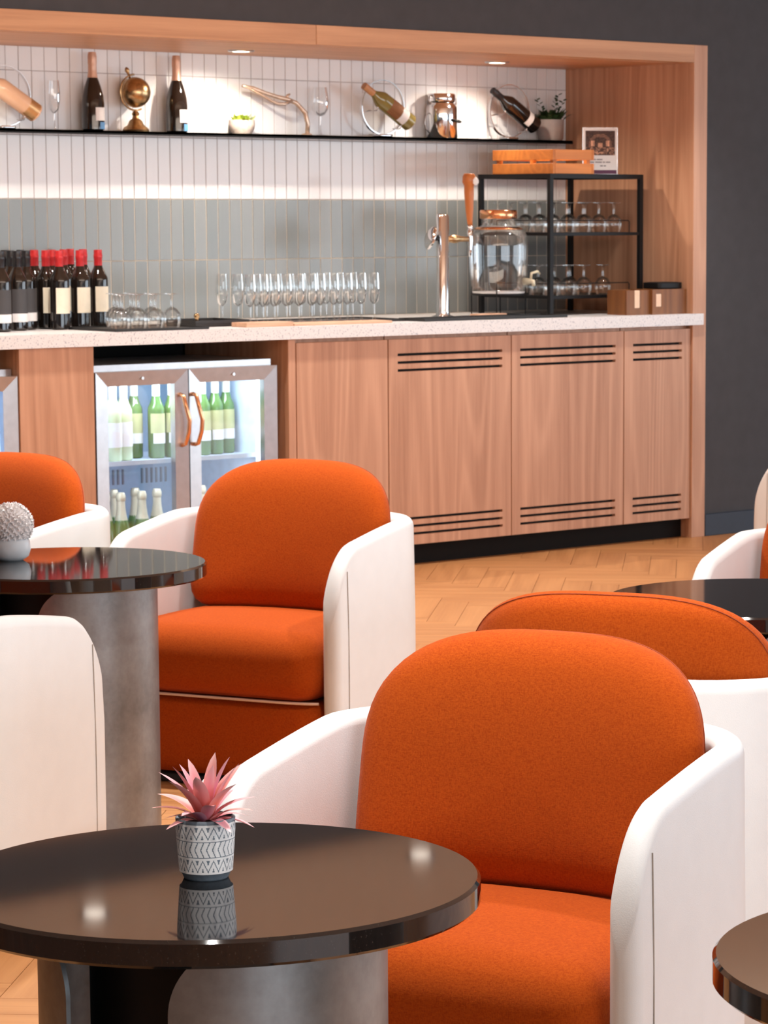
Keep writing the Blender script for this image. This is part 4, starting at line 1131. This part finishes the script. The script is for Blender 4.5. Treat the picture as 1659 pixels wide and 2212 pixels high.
for loc, rz, lb in [((-4.889, -3.265), R(-42.2 - 24.7), 'tub chair with orange seat and piping in front of the glass fridge'),
                    ((-5.343, -2.530), R(-42.2 - 32), 'tub chair at the left edge behind the white flower ball'),
                    ((-6.456, -4.086), R(117.8), 'tub chair at the left edge showing only its cream arm from outside'),
                    ((-5.795, -5.630), R(119.5), 'tub chair seen from behind, turned towards the right hand table'),
                    ((-4.159, -4.670), R(-42.2 - 22), 'tub chair at the right edge behind the right hand table'),
                    ((-1.719, -2.508), R(-162), 'farthest tub chair at the right edge before the dark wall')]:
    dup(chA, (*loc, 0), rz, lb)

# ================================================================== ON THE TABLES
ZT = 0.650
# pink succulent in a patterned pot
t = empty('pink_succulent', (-7.432, -6.553, ZT), R(-42.2), 'pink spiky succulent in a white and grey zigzag pot on the nearest table', 'plant')
bm = B(); NA, NZ = 336, 66
def pot_r(z): return 0.0318 + 0.0042 * min(1, z / 0.060)
zb, zt = 0.0095, 0.0705
g_ = [[None] * NA for _ in range(NZ + 1)]
for j in range(NZ + 1):
    z = zb + (zt - zb) * j / NZ
    for i in range(NA):
        a = 2 * PI * i / NA; g_[j][i] = bm.verts.new((pot_r(z) * math.cos(a), pot_r(z) * math.sin(a), z))
def dark(i, j):
    v = (j + .5) / NZ; u = (i + .5) / NA * 16      # 16 repeats round the pot
    band = int(v * 3); f = v * 3 - band; fr = u % 1.0
    tri = abs(fr * 2 - 1)                            # 1..0..1
    if f < .06 or f > .94: return band in (1,) and (.0 < f < .05 or f > .95)
    if band == 1:
        s = abs(f - .5) * 2
        w_ = (u * 1.9 + (1 - s) * .62) % 1.0
        return w_ < .20 and s < .9
    zig = .15 + .68 * tri
    if abs(f - zig) < .062: return True
    if f > .60 and f < .86 and abs(fr - .5) < (f - .50) * .42: return True
    if f < .38 and f > .12 and min(fr, 1 - fr) < (.42 - f) * .42: return True
    return False
for j in range(NZ):
    for i in range(NA):
        f = bm.faces.new((g_[j][i], g_[j][(i + 1) % NA], g_[j + 1][(i + 1) % NA], g_[j + 1][i])); f.material_index = 1 if dark(i, j) else 0
lathe(bm, [(0, 0), (0.0262, 0.0), (0.0275, 0.002), (0.0305, 0.0085), (pot_r(zb), zb)], 64, mi=1)
lathe(bm, [(pot_r(zt), zt), (pot_r(zt) + .0002, 0.0742), (0.0345, 0.0752), (0.0320, 0.0742), (0.0315, 0.064)], 64, mi=1)
obj('pot', bm, [M['potwhite'], M['potgrey']], t, True)
obj('soil', lathe(B(), [(0, 0.066), (0.0315, 0.064)], 32), M['soil'], t)
def succ_leaf(L, W, bend, seed):
    bm = B(); uv = bm.loops.layers.uv.new('UVMap'); rows_ = []; n = 9
    for i in range(n + 1):
        f = i / n
        wd = W * (0.55 + .9 * f) * (1 - f ** 2.2) ** .8 if f < 1 else 0
        if f < .3: wd = W * (.5 + f)
        el = bend * f
        # leaf lies in local XZ, growing along +z and bending towards +x
        cx = L * (math.sin(el) * f) ; cz2 = L * f * math.cos(el * .7)
        cup = wd * .45
        rows_.append([(Vector((cx - cup * .0 + (cup if abs(q) == 1 else (cup * .3 if q else 0)) * -1 * .6, q * wd, cz2)), (q * .5 + .5, f)) for q in (-1, -.5, 0, .5, 1)])
    V = [[bm.verts.new(p[0]) for p in row] for row in rows_]
    for i in range(n):
        for q in range(4):
            try: fc = bm.faces.new((V[i][q], V[i][q + 1], V[i + 1][q + 1], V[i + 1][q]))
            except ValueError: continue
            for lp_, (a, b_) in zip(fc.loops, ((i, q), (i, q + 1), (i + 1, q + 1), (i + 1, q))): lp_[uv].uv = rows_[a][b_][1]
    return bm
protos = []
for k_, (L, W, bd) in enumerate(((0.084, 0.0095, .25), (0.078, 0.0110, .45), (0.066, 0.0105, .70), (0.048, 0.0090, 1.0))):
    b2 = succ_leaf(L, W, bd, k_); me = bpy.data.meshes.new('leaf'); b2.to_mesh(me); b2.free(); me.materials.append(M['pinkleaf']); me.shade_smooth(); protos.append(me)
rnd = random.Random(12)
n = 27
for i in range(n):
    f = i / (n - 1); a = i * 2.39996 + .4
    k_ = 0 if f < .25 else 1 if f < .5 else 2 if f < .78 else 3
    o = obj('leaf', protos[k_], None, t)
    tilt = R(5 + 38 * f + rnd.uniform(-5, 5)); s = rnd.uniform(.9, 1.08)
    o.matrix_local = Matrix.Translation((0.004 * math.cos(a), 0.004 * math.sin(a), 0.064)) @ Matrix.Rotation(a, 4, 'Z') @ Matrix.Rotation(tilt, 4, 'Y') @ Matrix.Scale(s, 4)

# white flower ball
t = empty('flower_ball', (-5.816, -3.531, ZT), 0, 'round white flower ball in a pale bowl on the left hand table', 'plant')
obj('bowl', lathe(B(), [(0, 0), (0.026, 0), (0.040, 0.010), (0.045, 0.026), (0.043, 0.044), (0.039, 0.054), (0.036, 0.054), (0.036, 0.046), (0, 0.044)], 36), M['bluepot'], t, True)
bm = B(); rnd = random.Random(3); n = 300
for i in range(n):
    z = 1 - 2 * (i + .5) / n; a = i * 2.39996
    if z < -.75: continue
    d = Vector((math.sqrt(1 - z * z) * math.cos(a), math.sqrt(1 - z * z) * math.sin(a), z))
    c = Vector((0, 0, 0.082)) + d * 0.050 * rnd.uniform(.92, 1.04)
    u = d.orthogonal().normalized(); v = d.cross(u); ph = rnd.uniform(0, 6.28)
    c0 = bm.verts.new(c - d * 0.004)
    for q in range(5):
        b0 = ph + q * 2 * PI / 5
        e = lambda an, rr, up: bm.verts.new(c + (u * math.cos(an) + v * math.sin(an)) * rr + d * up)
        bm.faces.new((c0, e(b0 - .55, .0055, .0010), e(b0, .0090, .0030), e(b0 + .55, .0055, .0010)))
obj('flowers', bm, M['petalwhite'], t, kind='stuff')
obj('core', lathe(B(), [(0.045 * math.sin(a * PI / 12), 0.082 - 0.045 * math.cos(a * PI / 12)) for a in range(13)], 24), M['petalwhite'], t, True)
